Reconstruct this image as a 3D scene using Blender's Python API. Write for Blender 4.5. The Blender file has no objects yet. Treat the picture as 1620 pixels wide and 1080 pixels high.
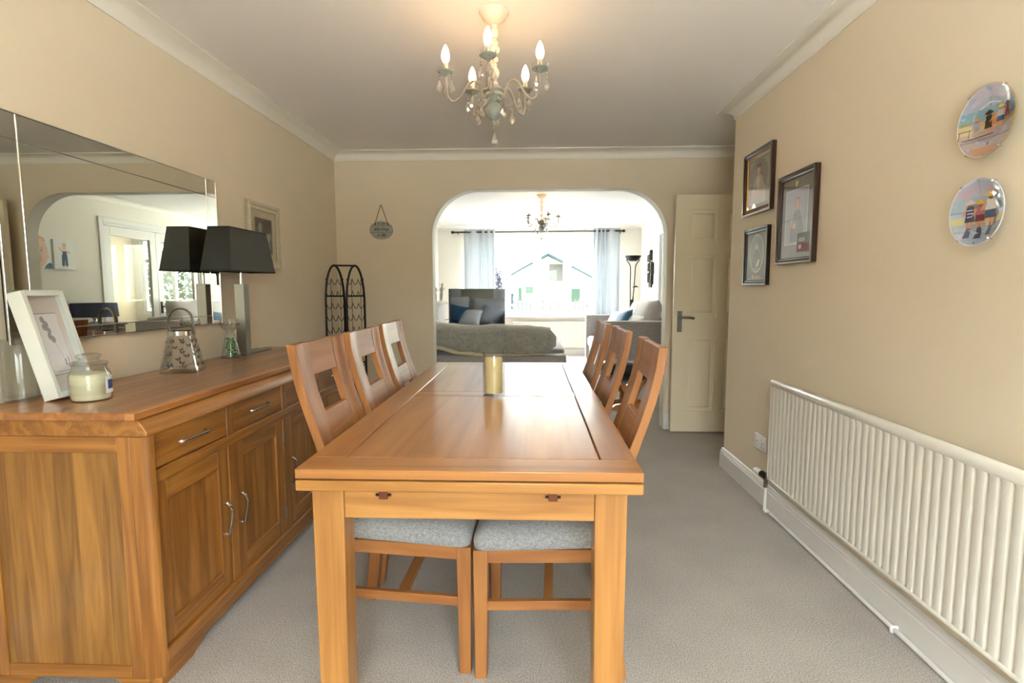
import bpy, math, random
from mathutils import Vector, Matrix
random.seed(7)
R = math.radians
PI = math.pi
sc = bpy.context.scene
col = sc.collection

# ------------------------------------------------------------------ camera
F = 852.509; YAW = .0371; PITCH = .0957; ROLL = -.0011; CAMH = 1.2145
fw = Vector((-math.sin(YAW)*math.cos(PITCH), math.cos(YAW)*math.cos(PITCH), -math.sin(PITCH)))
r0 = Vector((math.cos(YAW), math.sin(YAW), 0)); u0 = r0.cross(fw)
rr = math.cos(ROLL)*r0 + math.sin(ROLL)*u0; uu = -math.sin(ROLL)*r0 + math.cos(ROLL)*u0
cam = bpy.data.objects.new('camera', bpy.data.cameras.new('camera'))
col.objects.link(cam); sc.camera = cam
cam.data.sensor_width = 36; cam.data.lens = F/1620*36
cam.data.clip_start = .02; cam.data.clip_end = 300
cam.matrix_world = Matrix(((rr.x, uu.x, -fw.x, 0), (rr.y, uu.y, -fw.y, 0), (rr.z, uu.z, -fw.z, CAMH), (0, 0, 0, 1)))

# ------------------------------------------------------------------ view, sky, sun
vs = sc.view_settings
vs.view_transform = 'Standard'; vs.look = 'None'; vs.gamma = 1; vs.use_curve_mapping = False
vs.exposure = 0.0
sc.cycles.use_denoising = True
sc.cycles.max_bounces = 10; sc.cycles.diffuse_bounces = 5; sc.cycles.glossy_bounces = 5
sc.cycles.transparent_max_bounces = 24; sc.cycles.transmission_bounces = 6
sc.cycles.sample_clamp_indirect = 60
sc.cycles.caustics_reflective = False; sc.cycles.caustics_refractive = False
SKY = 100.0
w = bpy.data.worlds.new('sky'); sc.world = w; w.use_nodes = True
nt = w.node_tree; nt.nodes.clear()
bg = nt.nodes.new('ShaderNodeBackground'); bg.inputs['Strength'].default_value = SKY
wo = nt.nodes.new('ShaderNodeOutputWorld')
tc = nt.nodes.new('ShaderNodeTexCoord'); sp = nt.nodes.new('ShaderNodeSeparateXYZ')
cr = nt.nodes.new('ShaderNodeValToRGB')
for _p, _c in ((.49, (.030, .032, .026)), (.503, (.10, .105, .11)), (.555, (.12, .13, .14)), (.66, (.82, .90, 1.0)), (1.0, (.90, .95, 1.0))):
    _e = cr.color_ramp.elements[0] if _p == .49 else (cr.color_ramp.elements[1] if _p == 1.0 else cr.color_ramp.elements.new(_p))
    _e.position = _p; _e.color = (*_c, 1)
mr = nt.nodes.new('ShaderNodeMapRange'); mr.inputs[1].default_value = -1; mr.inputs[2].default_value = 1
nt.links.new(tc.outputs['Generated'], sp.inputs[0]); nt.links.new(sp.outputs['Z'], mr.inputs[0])
nt.links.new(mr.outputs[0], cr.inputs[0]); nt.links.new(cr.outputs[0], bg.inputs['Color'])
nt.links.new(bg.outputs[0], wo.inputs['Surface'])
sun = bpy.data.objects.new('sun', bpy.data.lights.new('sun', 'SUN')); col.objects.link(sun)
sun.data.energy = 14; sun.data.angle = R(1.5); sun.data.color = (1, .95, .86)
sun.location = (-10, 30, 40)
sun.rotation_euler = Vector((.32, -1, -1.9)).to_track_quat('-Z', 'Y').to_euler()
def portal(name, loc, sx, sy, direction):
    l = bpy.data.lights.new(name, 'AREA'); l.shape = 'RECTANGLE'; l.size = sx; l.size_y = sy
    l.cycles.is_portal = True
    o = bpy.data.objects.new(name, l); col.objects.link(o); o.location = loc
    o.rotation_euler = Vector(direction).to_track_quat('-Z', 'Y').to_euler()
portal('portal_front', (.15, 10.32, 1.45), 2.75, 1.46, (0, -1, 0))
portal('portal_patio', (.35, -1.52, 1.475), 1.4, 1.15, (0, 1, 0))
portal('portal_hall', (2.72, 9.2, 1.45), 1.15, 1.4, (0, -1, 0))

# ------------------------------------------------------------------ materials
def lin(c):
    out = []
    for v in c[:3]:
        v /= 255.0
        out.append(v/12.92 if v <= .04045 else ((v+.055)/1.055)**2.4)
    return (*out, 1)
def newmat(name):
    m = bpy.data.materials.new(name); m.use_nodes = True
    nt = m.node_tree; b = nt.nodes['Principled BSDF']
    return m, nt, b
def plain(name, rgb, rough=.5, metal=0, coat=0, emit=None, es=0, bump=0, bscale=200, var=0, vscale=6, sheen=0):
    m, nt, b = newmat(name)
    b.inputs['Base Color'].default_value = lin(rgb); b.inputs['Roughness'].default_value = rough
    b.inputs['Metallic'].default_value = metal; b.inputs['Coat Weight'].default_value = coat
    b.inputs['Coat Roughness'].default_value = .08
    if sheen: b.inputs['Sheen Weight'].default_value = sheen
    if emit: b.inputs['Emission Color'].default_value = lin(emit); b.inputs['Emission Strength'].default_value = es
    N = nt.nodes; L = nt.links
    if bump or var:
        tcn = N.new('ShaderNodeTexCoord')
    if bump:
        n = N.new('ShaderNodeTexNoise'); n.inputs['Scale'].default_value = bscale; n.inputs['Detail'].default_value = 3
        bp = N.new('ShaderNodeBump'); bp.inputs['Strength'].default_value = bump; bp.inputs['Distance'].default_value = .002
        L.new(tcn.outputs['Object'], n.inputs['Vector']); L.new(n.outputs['Fac'], bp.inputs['Height']); L.new(bp.outputs[0], b.inputs['Normal'])
    if var:
        n = N.new('ShaderNodeTexNoise'); n.inputs['Scale'].default_value = vscale; n.inputs['Detail'].default_value = 4
        h = N.new('ShaderNodeHueSaturation'); h.inputs['Color'].default_value = lin(rgb)
        mp = N.new('ShaderNodeMapRange'); mp.inputs[1].default_value = .3; mp.inputs[2].default_value = .7
        mp.inputs[3].default_value = 1-var; mp.inputs[4].default_value = 1+var
        L.new(tcn.outputs['Object'], n.inputs['Vector']); L.new(n.outputs['Fac'], mp.inputs[0]); L.new(mp.outputs[0], h.inputs['Value'])
        L.new(h.outputs[0], b.inputs['Base Color'])
    return m
def wood(name, axis, dark, mid, light, rough=.38, coat=.25, plank=0, paxis=0, scale=1.0):
    """oak: grain runs along `axis` of the object's own coordinates"""
    m, nt, b = newmat(name); N = nt.nodes; L = nt.links
    tcn = N.new('ShaderNodeTexCoord'); oi = N.new('ShaderNodeObjectInfo')
    ad = N.new('ShaderNodeVectorMath'); ad.operation = 'ADD'
    mu = N.new('ShaderNodeMath'); mu.operation = 'MULTIPLY'; mu.inputs[1].default_value = 7.3
    L.new(oi.outputs['Random'], mu.inputs[0]); L.new(tcn.outputs['Object'], ad.inputs[0]); L.new(mu.outputs[0], ad.inputs[1])
    src = ad.outputs[0]; plankrand = None
    if plank:
        s = N.new('ShaderNodeSeparateXYZ'); L.new(tcn.outputs['Object'], s.inputs[0])
        d = N.new('ShaderNodeMath'); d.operation = 'DIVIDE'; d.inputs[1].default_value = plank
        fl = N.new('ShaderNodeMath'); fl.operation = 'FLOOR'
        L.new(s.outputs[paxis], d.inputs[0]); L.new(d.outputs[0], fl.inputs[0])
        wn = N.new('ShaderNodeTexWhiteNoise'); wn.noise_dimensions = '1D'; L.new(fl.outputs[0], wn.inputs['W'])
        a2 = N.new('ShaderNodeVectorMath'); a2.operation = 'MULTIPLY_ADD'; a2.inputs[1].default_value = (5, 5, 5)
        L.new(wn.outputs['Color'], a2.inputs[0]); L.new(src, a2.inputs[2]); src = a2.outputs[0]; plankrand = wn.outputs['Value']
    mp = N.new('ShaderNodeMapping'); sc3 = [11*scale]*3; sc3[axis] = .7*scale; mp.inputs['Scale'].default_value = sc3
    L.new(src, mp.inputs[0])
    n1 = N.new('ShaderNodeTexNoise'); n1.inputs['Scale'].default_value = 1.1; n1.inputs['Detail'].default_value = 6; n1.inputs['Distortion'].default_value = .35; n1.inputs['Roughness'].default_value = .45
    L.new(mp.outputs[0], n1.inputs['Vector'])
    # cathedral rings
    m2 = N.new('ShaderNodeMath'); m2.operation = 'MULTIPLY'; m2.inputs[1].default_value = 7
    L.new(n1.outputs['Fac'], m2.inputs[0]); pp = N.new('ShaderNodeMath'); pp.operation = 'PINGPONG'; pp.inputs[1].default_value = 1
    L.new(m2.outputs[0], pp.inputs[0])
    # fine pores
    mp2 = N.new('ShaderNodeMapping'); sc4 = [120*scale]*3; sc4[axis] = 2.5*scale; mp2.inputs['Scale'].default_value = sc4
    L.new(src, mp2.inputs[0]); n2 = N.new('ShaderNodeTexNoise'); n2.inputs['Scale'].default_value = 1; n2.inputs['Detail'].default_value = 3
    L.new(mp2.outputs[0], n2.inputs['Vector'])
    mx = N.new('ShaderNodeMix'); mx.data_type = 'FLOAT'; mx.inputs[0].default_value = .5
    L.new(pp.outputs[0], mx.inputs[2]); L.new(n2.outputs['Fac'], mx.inputs[3])
    ramp = N.new('ShaderNodeValToRGB'); e = ramp.color_ramp.elements
    e[0].position = .12; e[0].color = lin(dark); e[1].position = .85; e[1].color = lin(light)
    x = e.new(.45); x.color = lin(mid)
    L.new(mx.outputs[0], ramp.inputs[0]); out = ramp.outputs[0]
    if plankrand is not None:
        h = N.new('ShaderNodeHueSaturation'); mr2 = N.new('ShaderNodeMapRange')
        mr2.inputs[3].default_value = .82; mr2.inputs[4].default_value = 1.12
        L.new(plankrand, mr2.inputs[0]); L.new(mr2.outputs[0], h.inputs['Value']); L.new(out, h.inputs['Color']); out = h.outputs[0]
    L.new(out, b.inputs['Base Color'])
    b.inputs['Roughness'].default_value = rough; b.inputs['Coat Weight'].default_value = coat; b.inputs['Coat Roughness'].default_value = .16
    bp = N.new('ShaderNodeBump'); bp.inputs['Strength'].default_value = .05; bp.inputs['Distance'].default_value = .0003
    L.new(n2.outputs['Fac'], bp.inputs['Height']); L.new(bp.outputs[0], b.inputs['Normal'])
    return m
def oakset(name, c, **k):
    return [wood(name+'_'+'xyz'[a], a, *c, **k) for a in range(3)]
SB = oakset('sideboard_oak', ((124, 79, 32), (150, 98, 42), (174, 120, 56)), scale=1.5)
SBP = wood('sideboard_oak_planked', 2, (116, 78, 32), (144, 100, 44), (166, 120, 58), plank=.085, paxis=0, scale=1.9)
SBT = wood('sideboard_top_oak', 1, (136, 86, 44), (160, 104, 56), (178, 122, 70), plank=.09, paxis=0, rough=.3, coat=.35)
TB = oakset('table_oak', ((148, 98, 46), (170, 120, 60), (186, 136, 74)))
TBT = [wood('table_top_oak_'+'xyz'[a], a, (142, 90, 46), (162, 107, 56), (176, 122, 67), rough=.3, coat=.6, scale=.8) for a in range(3)]
CH = oakset('chair_oak', ((140, 88, 44), (156, 102, 54), (168, 116, 64)), rough=.42, coat=.1)
DARKWOOD = wood('brown_wood', 2, (60, 32, 14), (84, 46, 20), (104, 62, 30), rough=.35)
STOOLWOOD = wood('stool_wood', 2, (130, 74, 30), (164, 100, 46), (184, 122, 62), rough=.35)

WALL_T = plain('cream_paint', (231, 218, 195), .85, bump=.15, bscale=90, var=.015, vscale=1.5)
WALL_L = plain('pale_paint', (238, 234, 224), .85, bump=.1, bscale=90)
CEIL = plain('ceiling_paint', (243, 241, 238), .9, bump=.15, bscale=120)
COVE = plain('coving_paint', (240, 237, 228), .7)
GLOSSW = plain('white_gloss_paint', (232, 231, 228), .28, coat=.3)
DOORP = plain('cream_gloss_paint', (246, 234, 206), .35, coat=.2)
PVC = plain('white_plastic', (246, 248, 250), .3)
RADP = plain('radiator_enamel', (232, 230, 220), .3, coat=.3)
BLACK = plain('black_metal', (18, 18, 18), .4, metal=.3)
BLACKP = plain('black_frame', (22, 17, 15), .28, coat=.4)
MAHOG = plain('dark_mahogany', (52, 28, 22), .25, coat=.5)
CHROME = plain('chrome', (215, 215, 215), .12, metal=1)
NICKEL = plain('brushed_nickel', (138, 134, 124), .42, metal=1)
SILVER = plain('silver_leaf', (205, 196, 172), .38, metal=.6, bump=.5, bscale=120, var=.1, vscale=60)
GOLD = plain('gilt', (205, 165, 80), .3, metal=.9)
COPPER = plain('aged_copper', (120, 72, 50), .4, metal=.7)
DARKM = plain('dark_metal', (70, 66, 62), .35, metal=.9)
SHADE = plain('slate_satin', (36, 36, 32), .5, bump=.5, bscale=260)
SHADEIN = plain('shade_lining', (150, 150, 150), .8)
NAVY = plain('navy_shade', (72, 78, 108), .8, bump=.3)
WHITEP = plain('white_paint', (225, 232, 228), .4)
PAPER = plain('white_paper', (222, 218, 216), .8)
MOUNT = plain('cream_mount', (218, 208, 180), .85)
WAX = plain('cream_wax', (226, 208, 150), .5); 
WAX.node_tree.nodes['Principled BSDF'].inputs['Subsurface Weight'].default_value = .3
WAX.node_tree.nodes['Principled BSDF'].inputs['Subsurface Radius'].default_value = (.02, .012, .006)
WAX2 = plain('pale_wax', (216, 214, 184), .5)
BULB = plain('lit_bulb', (255, 235, 200), .3, emit=(255, 204, 145), es=38)
ROSE = plain('cream_enamel', (226, 214, 196), .4, coat=.2)
SAGE = plain('sage_enamel', (140, 146, 138), .4, coat=.2)
TAUPE = plain('taupe_enamel', (150, 142, 132), .4, coat=.2)
RUBBER = plain('black_plastic', (14, 14, 15), .35)
LEATHER = plain('black_leather', (24, 24, 26), .3, bump=.3, bscale=150)
GREYL = plain('grey_leather', (120, 124, 128), .4, bump=.3, bscale=150)
STEELB = plain('blue_grey_cotton', (198, 201, 204), .9, bump=.3, bscale=400)
STEELB.node_tree.nodes['Principled BSDF'].inputs['Specular IOR Level'].default_value = .1
_N = STEELB.node_tree.nodes; _L = STEELB.node_tree.links; _t = _N.new('ShaderNodeBsdfTranslucent'); _t.inputs[0].default_value = lin((216, 222, 226))
_m = _N.new('ShaderNodeMixShader'); _m.inputs[0].default_value = .22; _o = _N['Material Output']
_L.new(_N['Principled BSDF'].outputs[0], _m.inputs[1]); _L.new(_t.outputs[0], _m.inputs[2]); _L.new(_m.outputs[0], _o.inputs[0])
BLUEC = plain('teal_blue_velvet', (28, 88, 122), .7, sheen=.4)
PALEC = plain('pale_linen', (224, 222, 216), .9, bump=.5, bscale=200)
ROPE = plain('jute_cord', (140, 92, 40), .9)
GREENG = plain('green_beads', (70, 150, 40), .4)
TEALG = plain('sea_green_glass', (120, 205, 190), .15)
SCREEN = plain('television_screen', (10, 16, 26), .06, coat=1)
SCREEN.node_tree.nodes['Principled BSDF'].inputs['Coat IOR'].default_value = 1.95; SCREEN.node_tree.nodes['Principled BSDF'].inputs['Coat Tint'].default_value = (.75, .88, 1, 1); SCREEN.node_tree.nodes['Principled BSDF'].inputs['Coat Roughness'].default_value = .03
def fabric(name, a, b_, s=420, bump=.7):
    m, nt, b = newmat(name); N = nt.nodes; L = nt.links
    tcn = N.new('ShaderNodeTexCoord'); res = []
    for sc3 in ((s*.12, s*.12, s), (s, s*.12, s*.12), (s*.12, s, s*.12)):
        mp = N.new('ShaderNodeMapping'); mp.inputs['Scale'].default_value = sc3; L.new(tcn.outputs['Object'], mp.inputs[0])
        n = N.new('ShaderNodeTexNoise'); n.inputs['Scale'].default_value = 1; n.inputs['Detail'].default_value = 2; L.new(mp.outputs[0], n.inputs['Vector']); res.append(n.outputs['Fac'])
    ad = N.new('ShaderNodeMath'); ad.operation = 'ADD'; L.new(res[0], ad.inputs[0]); L.new(res[1], ad.inputs[1])
    ad2 = N.new('ShaderNodeMath'); ad2.operation = 'ADD'; L.new(ad.outputs[0], ad2.inputs[0]); L.new(res[2], ad2.inputs[1])
    mr = N.new('ShaderNodeMapRange'); mr.inputs[1].default_value = 1.15; mr.inputs[2].default_value = 1.85; L.new(ad2.outputs[0], mr.inputs[0])
    rp = N.new('ShaderNodeValToRGB'); rp.color_ramp.elements[0].color = lin(a); rp.color_ramp.elements[1].color = lin(b_)
    L.new(mr.outputs[0], rp.inputs[0]); L.new(rp.outputs[0], b.inputs['Base Color'])
    b.inputs['Roughness'].default_value = .95; b.inputs['Sheen Weight'].default_value = .2
    bp = N.new('ShaderNodeBump'); bp.inputs['Strength'].default_value = bump; bp.inputs['Distance'].default_value = .001
    L.new(mr.outputs[0], bp.inputs['Height']); L.new(bp.outputs[0], b.inputs['Normal'])
    return m
SEATF = fabric('grey_woven_fabric', (120, 122, 124), (174, 176, 176), 800)
SOFAF = fabric('grey_sofa_fabric', (158, 152, 150), (182, 176, 174), 300, .4)
SOFAL = fabric('light_sofa_fabric', (184, 180, 176), (208, 204, 200), 300, .4)
THROW = fabric('grey_fleece', (146, 144, 136), (176, 174, 164), 160, .9)
THROWB = fabric('cream_fleece', (206, 194, 160), (232, 222, 190), 160, .9)
def carpet():
    m, nt, b = newmat('carpet'); N = nt.nodes; L = nt.links
    tcn = N.new('ShaderNodeTexCoord')
    v = N.new('ShaderNodeTexNoise'); v.inputs['Scale'].default_value = 210; v.inputs['Detail'].default_value = 3; v.inputs['Roughness'].default_value = .7
    L.new(tcn.outputs['Object'], v.inputs['Vector'])
    n2 = N.new('ShaderNodeTexNoise'); n2.inputs['Scale'].default_value = 3.5; n2.inputs['Detail'].default_value = 4; L.new(tcn.outputs['Object'], n2.inputs['Vector'])
    mx = N.new('ShaderNodeMix'); mx.data_type = 'FLOAT'; mx.inputs[0].default_value = .12; L.new(v.outputs['Fac'], mx.inputs[2]); L.new(n2.outputs['Fac'], mx.inputs[3])
    rp = N.new('ShaderNodeValToRGB'); e = rp.color_ramp.elements
    e[0].position = .32; e[0].color = lin((136, 131, 125)); e[1].position = .66; e[1].color = lin((222, 216, 208))
    L.new(mx.outputs[0], rp.inputs[0]); L.new(rp.outputs[0], b.inputs['Base Color']); b.inputs['Roughness'].default_value = 1
    bp = N.new('ShaderNodeBump'); bp.inputs['Strength'].default_value = 1; bp.inputs['Distance'].default_value = .006
    L.new(v.outputs['Fac'], bp.inputs['Height']); L.new(bp.outputs[0], b.inputs['Normal'])
    return m
CARPET = carpet()
def thin_glass(name, tint, base=.04, edge=.75, rough=.0, pw=3.5):
    """thin clear glass: see-through, reflecting more at grazing angles"""
    m = bpy.data.materials.new(name); m.use_nodes = True; nt = m.node_tree; nt.nodes.clear(); N = nt.nodes; L = nt.links
    o = N.new('ShaderNodeOutputMaterial'); t = N.new('ShaderNodeBsdfTransparent'); t.inputs[0].default_value = tint
    g = N.new('ShaderNodeBsdfGlossy'); g.inputs['Roughness'].default_value = rough
    f = N.new('ShaderNodeLayerWeight'); f.inputs[0].default_value = .5
    p = N.new('ShaderNodeMath'); p.operation = 'POWER'; p.inputs[1].default_value = pw
    a = N.new('ShaderNodeMath'); a.operation = 'MULTIPLY_ADD'; a.inputs[1].default_value = edge; a.inputs[2].default_value = base; a.use_clamp = True
    L.new(f.outputs['Facing'], p.inputs[0]); L.new(p.outputs[0], a.inputs[0])
    mx = N.new('ShaderNodeMixShader'); L.new(a.outputs[0], mx.inputs[0]); L.new(t.outputs[0], mx.inputs[1]); L.new(g.outputs[0], mx.inputs[2])
    L.new(mx.outputs[0], o.inputs[0]); return m
PANE = thin_glass('window_glass', (.98, .99, .98, 1), .03, .6)
GLASS = thin_glass('clear_glass', (.955, .97, .965, 1), .04, .85, .01, 2.5)
GLASSW = thin_glass('tumbler_glass', (.96, .97, .98, 1), .04, .7, .01, 3)
CRYSTAL = thin_glass('crystal', (.93, .94, .94, 1), .22, .75, .04, 1.3)
_N = CRYSTAL.node_tree.nodes; _L = CRYSTAL.node_tree.links; _mx = [n for n in _N if n.type == 'MIX_SHADER'][0]; _d = _N.new('ShaderNodeBsdfTranslucent'); _d.inputs[0].default_value = (.9, .9, .88, 1)
_m2 = _N.new('ShaderNodeMixShader'); _m2.inputs[0].default_value = .28; _L.new(_mx.outputs[0], _m2.inputs[1]); _L.new(_d.outputs[0], _m2.inputs[2]); _L.new(_m2.outputs[0], [n for n in _N if n.type == 'OUTPUT_MATERIAL'][0].inputs[0])
MIRROR = plain('mirror_silvering', (226, 226, 216), .0, metal=1)
def pic_glass():
    return thin_glass('picture_glass', (1, 1, 1, 1), .05, .8, 0, 4)
PG = pic_glass()

# ------------------------------------------------------------------ mesh building
WR = set()
def setpar(o, parent):
    o.parent = parent
    if parent in WR: o.matrix_parent_inverse = Matrix.Translation(-Vector(parent.location))   # part drawn in room coordinates
class MB:
    def __init__(s): s.v = []; s.f = []; s.m = []
    def add(s, vs, fs, m=0):
        b = len(s.v); s.v += [tuple(v) for v in vs]
        for f in fs: s.f.append([b+i for i in f]); s.m.append(m)
    def box(s, x0, x1, y0, y1, z0, z1, m=0, M=None):
        vs = [(x, y, z) for z in (z0, z1) for y in (y0, y1) for x in (x0, x1)]
        if M is not None: vs = [M @ Vector(v) for v in vs]
        s.add(vs, [(0, 2, 3, 1), (4, 5, 7, 6), (0, 1, 5, 4), (2, 6, 7, 3), (0, 4, 6, 2), (1, 3, 7, 5)], m); return s
    def hexa(s, bot, top, m=0):
        s.add(list(bot)+list(top), [(3, 2, 1, 0), (4, 5, 6, 7), (0, 1, 5, 4), (1, 2, 6, 5), (2, 3, 7, 6), (3, 0, 4, 7)], m); return s
    def prism(s, pts, axis, a, b, m=0, side=None):
        def mk(p, c):
            return {0: (c, p[0], p[1]), 1: (p[0], c, p[1]), 2: (p[0], p[1], c)}[axis]
        n = len(pts); base = len(s.v); s.v += [mk(p, a) for p in pts]+[mk(p, b) for p in pts]
        s.f.append([base+i for i in range(n)][::-1]); s.m.append(m)
        s.f.append([base+n+i for i in range(n)]); s.m.append(m if side is None else side[1])
        for i in range(n):
            j = (i+1) % n; s.f.append([base+i, base+j, base+n+j, base+n+i]); s.m.append(m if side is None else side[0](i))
        return s
    def tube(s, pts, r, seg=8, closed=False, m=0, flat=None):
        P = [Vector(p) for p in pts]; n = len(P); rs = r if isinstance(r, (list, tuple)) else [r]*n
        T = []
        for i in range(n):
            if closed: t = P[(i+1) % n]-P[i-1]
            else: t = P[min(i+1, n-1)]-P[max(i-1, 0)]
            T.append(t.normalized())
        ref = Vector((0, 0, 1)) if abs(T[0].z) < .9 else Vector((1, 0, 0))
        if flat is not None: ref = Vector(flat)
        N = (ref-T[0]*ref.dot(T[0])).normalized(); base = len(s.v)
        for i in range(n):
            N = (N-T[i]*N.dot(T[i])).normalized(); B = T[i].cross(N)
            for k in range(seg):
                a = 2*PI*k/seg
                rn = rs[i] if not isinstance(rs[i], tuple) else rs[i][0]; rb = rs[i] if not isinstance(rs[i], tuple) else rs[i][1]
                s.v.append(tuple(P[i]+N*math.cos(a)*rn+B*math.sin(a)*rb))
        for i in range(n if closed else n-1):
            j = (i+1) % n
            for k in range(seg):
                l = (k+1) % seg; s.f.append([base+i*seg+k, base+i*seg+l, base+j*seg+l, base+j*seg+k]); s.m.append(m)
        if not closed:
            s.f.append([base+k for k in range(seg)][::-1]); s.m.append(m); s.f.append([base+(n-1)*seg+k for k in range(seg)]); s.m.append(m)
        return s
    def lathe(s, prof, c=(0, 0, 0), n=24, m=0, M=None, sq=1.0):
        base = len(s.v)
        for r, z in prof:
            for k in range(n):
                a = 2*PI*k/n; v = Vector((r*math.cos(a), r*math.sin(a)*sq, z))
                if M is not None: v = M @ v
                s.v.append(tuple(v+Vector(c)))
        for i in range(len(prof)-1):
            for k in range(n):
                l = (k+1) % n; s.f.append([base+i*n+k, base+i*n+l, base+(i+1)*n+l, base+(i+1)*n+k]); s.m.append(m)
        if prof[0] == prof[-1]: return s
        if prof[0][0] > 1e-5: s.f.append([base+k for k in range(n)][::-1]); s.m.append(m)
        if prof[-1][0] > 1e-5: s.f.append([base+(len(prof)-1)*n+k for k in range(n)]); s.m.append(m)
        return s
    def grid(s, fn, nu, nv, m=0, wrap=False):
        base = len(s.v)
        for i in range(nu+1):
            for j in range(nv+1): s.v.append(tuple(fn(i/nu, j/nv)))
        for i in range(nu):
            for j in range(nv):
                a = base+i*(nv+1)+j; s.f.append([a, a+nv+1, a+nv+2, a+1]); s.m.append(m)
        return s
    def rings(s, rings, m=0, caps=True):
        base = len(s.v); n = len(rings[0])
        for r in rings: s.v += [tuple(p) for p in r]
        for i in range(len(rings)-1):
            for k in range(n):
                l = (k+1) % n; s.f.append([base+i*n+k, base+i*n+l, base+(i+1)*n+l, base+(i+1)*n+k]); s.m.append(m)
        if caps:
            s.f.append([base+k for k in range(n)][::-1]); s.m.append(m); s.f.append([base+(len(rings)-1)*n+k for k in range(n)]); s.m.append(m)
        return s
    def build(s, name, mats, parent=None, bevel=0, smooth=True, subd=0, solid=0, ang=35, bseg=2):
        me = bpy.data.meshes.new(name); me.from_pydata(s.v, [], s.f)
        if not isinstance(mats, (list, tuple)): mats = [mats]
        for mt in mats: me.materials.append(mt)
        for p, mi in zip(me.polygons, s.m): p.material_index = mi; p.use_smooth = smooth
        me.update()
        import bmesh
        bmm = bmesh.new(); bmm.from_mesh(me); bmesh.ops.remove_doubles(bmm, verts=bmm.verts, dist=1e-6); bmesh.ops.recalc_face_normals(bmm, faces=bmm.faces); bmm.to_mesh(me); bmm.free()
        if smooth: me.set_sharp_from_angle(angle=R(ang))
        o = bpy.data.objects.new(name, me); col.objects.link(o)
        if parent is not None: setpar(o, parent)
        if solid:
            md = o.modifiers.new('thickness', 'SOLIDIFY'); md.thickness = solid; md.offset = 0
        if bevel:
            md = o.modifiers.new('edges', 'BEVEL'); md.width = bevel; md.segments = bseg; md.limit_method = 'ANGLE'; md.angle_limit = R(40)
        if subd:
            md = o.modifiers.new('soft', 'SUBSURF'); md.levels = subd; md.render_levels = subd
        return o
def thing(name, label, cat, loc=(0, 0, 0), rz=0, group=None, world=False):
    o = bpy.data.objects.new(name, None); o.empty_display_size = .1; col.objects.link(o)
    o.location = loc; o.rotation_euler = (0, 0, rz); o['label'] = label; o['category'] = cat
    if group: o['group'] = group
    if world: WR.add(o)
    return o
def tag(o, label, cat, group=None, kind=None):
    o['label'] = label; o['category'] = cat
    if group: o['group'] = group
    if kind: o['kind'] = kind
    return o
def struct(o, label=None):
    o['kind'] = 'structure'
    if label: o['label'] = label
    return o
def dup(root, loc, rz, label, group=None):
    r = root.copy(); col.objects.link(r); r.location = loc; r.rotation_euler = (0, 0, rz); r['label'] = label
    if group: r['group'] = group
    for ch in list(root.children):
        c = ch.copy(); col.objects.link(c); c.parent = r
        for g in list(ch.children):
            d = g.copy(); col.objects.link(d); d.parent = c
    return r
def smoothpath(pts, n=8):
    P = [Vector(p) for p in pts]; out = []
    for i in range(len(P)-1):
        p0 = P[max(i-1, 0)]; p1 = P[i]; p2 = P[i+1]; p3 = P[min(i+2, len(P)-1)]
        for k in range(n):
            t = k/n
            out.append(.5*((2*p1)+(-p0+p2)*t+(2*p0-5*p1+4*p2-p3)*t*t+(-p0+3*p1-3*p2+p3)*t**3))
    out.append(P[-1]); return out
def ell(cx, cy, rx, ry, n=20, a0=0, a1=2*PI):
    full = abs(a1-a0-2*PI) < 1e-6
    return [(cx+rx*math.cos(a0+(a1-a0)*k/(n if full else n-1)), cy+ry*math.sin(a0+(a1-a0)*k/(n if full else n-1))) for k in range(n)]
def rect(x0, x1, y0, y1): return [(x0, y0), (x1, y0), (x1, y1), (x0, y1)]
_ac = {}
def ac(rgb, rough=.6):
    k = (tuple(rgb), rough)
    if k not in _ac: _ac[k] = plain('print_ink_%d_%d_%d' % tuple(rgb), rgb, rough)
    return _ac[k]
def art(name, parent, O, U, V, W, H, shapes, base=0, step=.00025, rough=.6):
    """flat printed picture: colour areas laid over each other; shapes in 0..1 of W x H"""
    O = Vector(O); U = Vector(U).normalized(); V = Vector(V).normalized(); Nn = U.cross(V)
    mb = MB(); mats = []; z = base
    for rgb, pts in shapes:
        mt = ac(rgb, rough)
        if mt not in mats: mats.append(mt)
        mb.add([O+U*(x*W)+V*(y*H)+Nn*z for x, y in pts], [list(range(len(pts)))], mats.index(mt)); z += step
    me = bpy.data.meshes.new(name); me.from_pydata(mb.v, [], mb.f)
    for mt in mats: me.materials.append(mt)
    for p, mi in zip(me.polygons, mb.m): p.material_index = mi
    o = bpy.data.objects.new(name, me); col.objects.link(o)
    if parent: setpar(o, parent)
    return o
def textmesh(name, body, size, mat, O, U, V, parent, shear=.25, space=.9, ext=.0004):
    c = bpy.data.curves.new(name, 'FONT'); c.body = body; c.size = size; c.align_x = 'CENTER'; c.shear = shear; c.extrude = ext; c.space_character = space
    tmp = bpy.data.objects.new(name, c); col.objects.link(tmp)
    dg = bpy.context.evaluated_depsgraph_get(); me = bpy.data.meshes.new_from_object(tmp.evaluated_get(dg))
    bpy.data.objects.remove(tmp); me.name = name; me.materials.clear(); me.materials.append(mat)
    U = Vector(U); V = Vector(V); Nn = U.cross(V)
    me.transform(Matrix(((U.x, V.x, Nn.x, O[0]), (U.y, V.y, Nn.y, O[1]), (U.z, V.z, Nn.z, O[2]), (0, 0, 0, 1))))
    o = bpy.data.objects.new(name, me); col.objects.link(o); setpar(o, parent); return o

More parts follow.
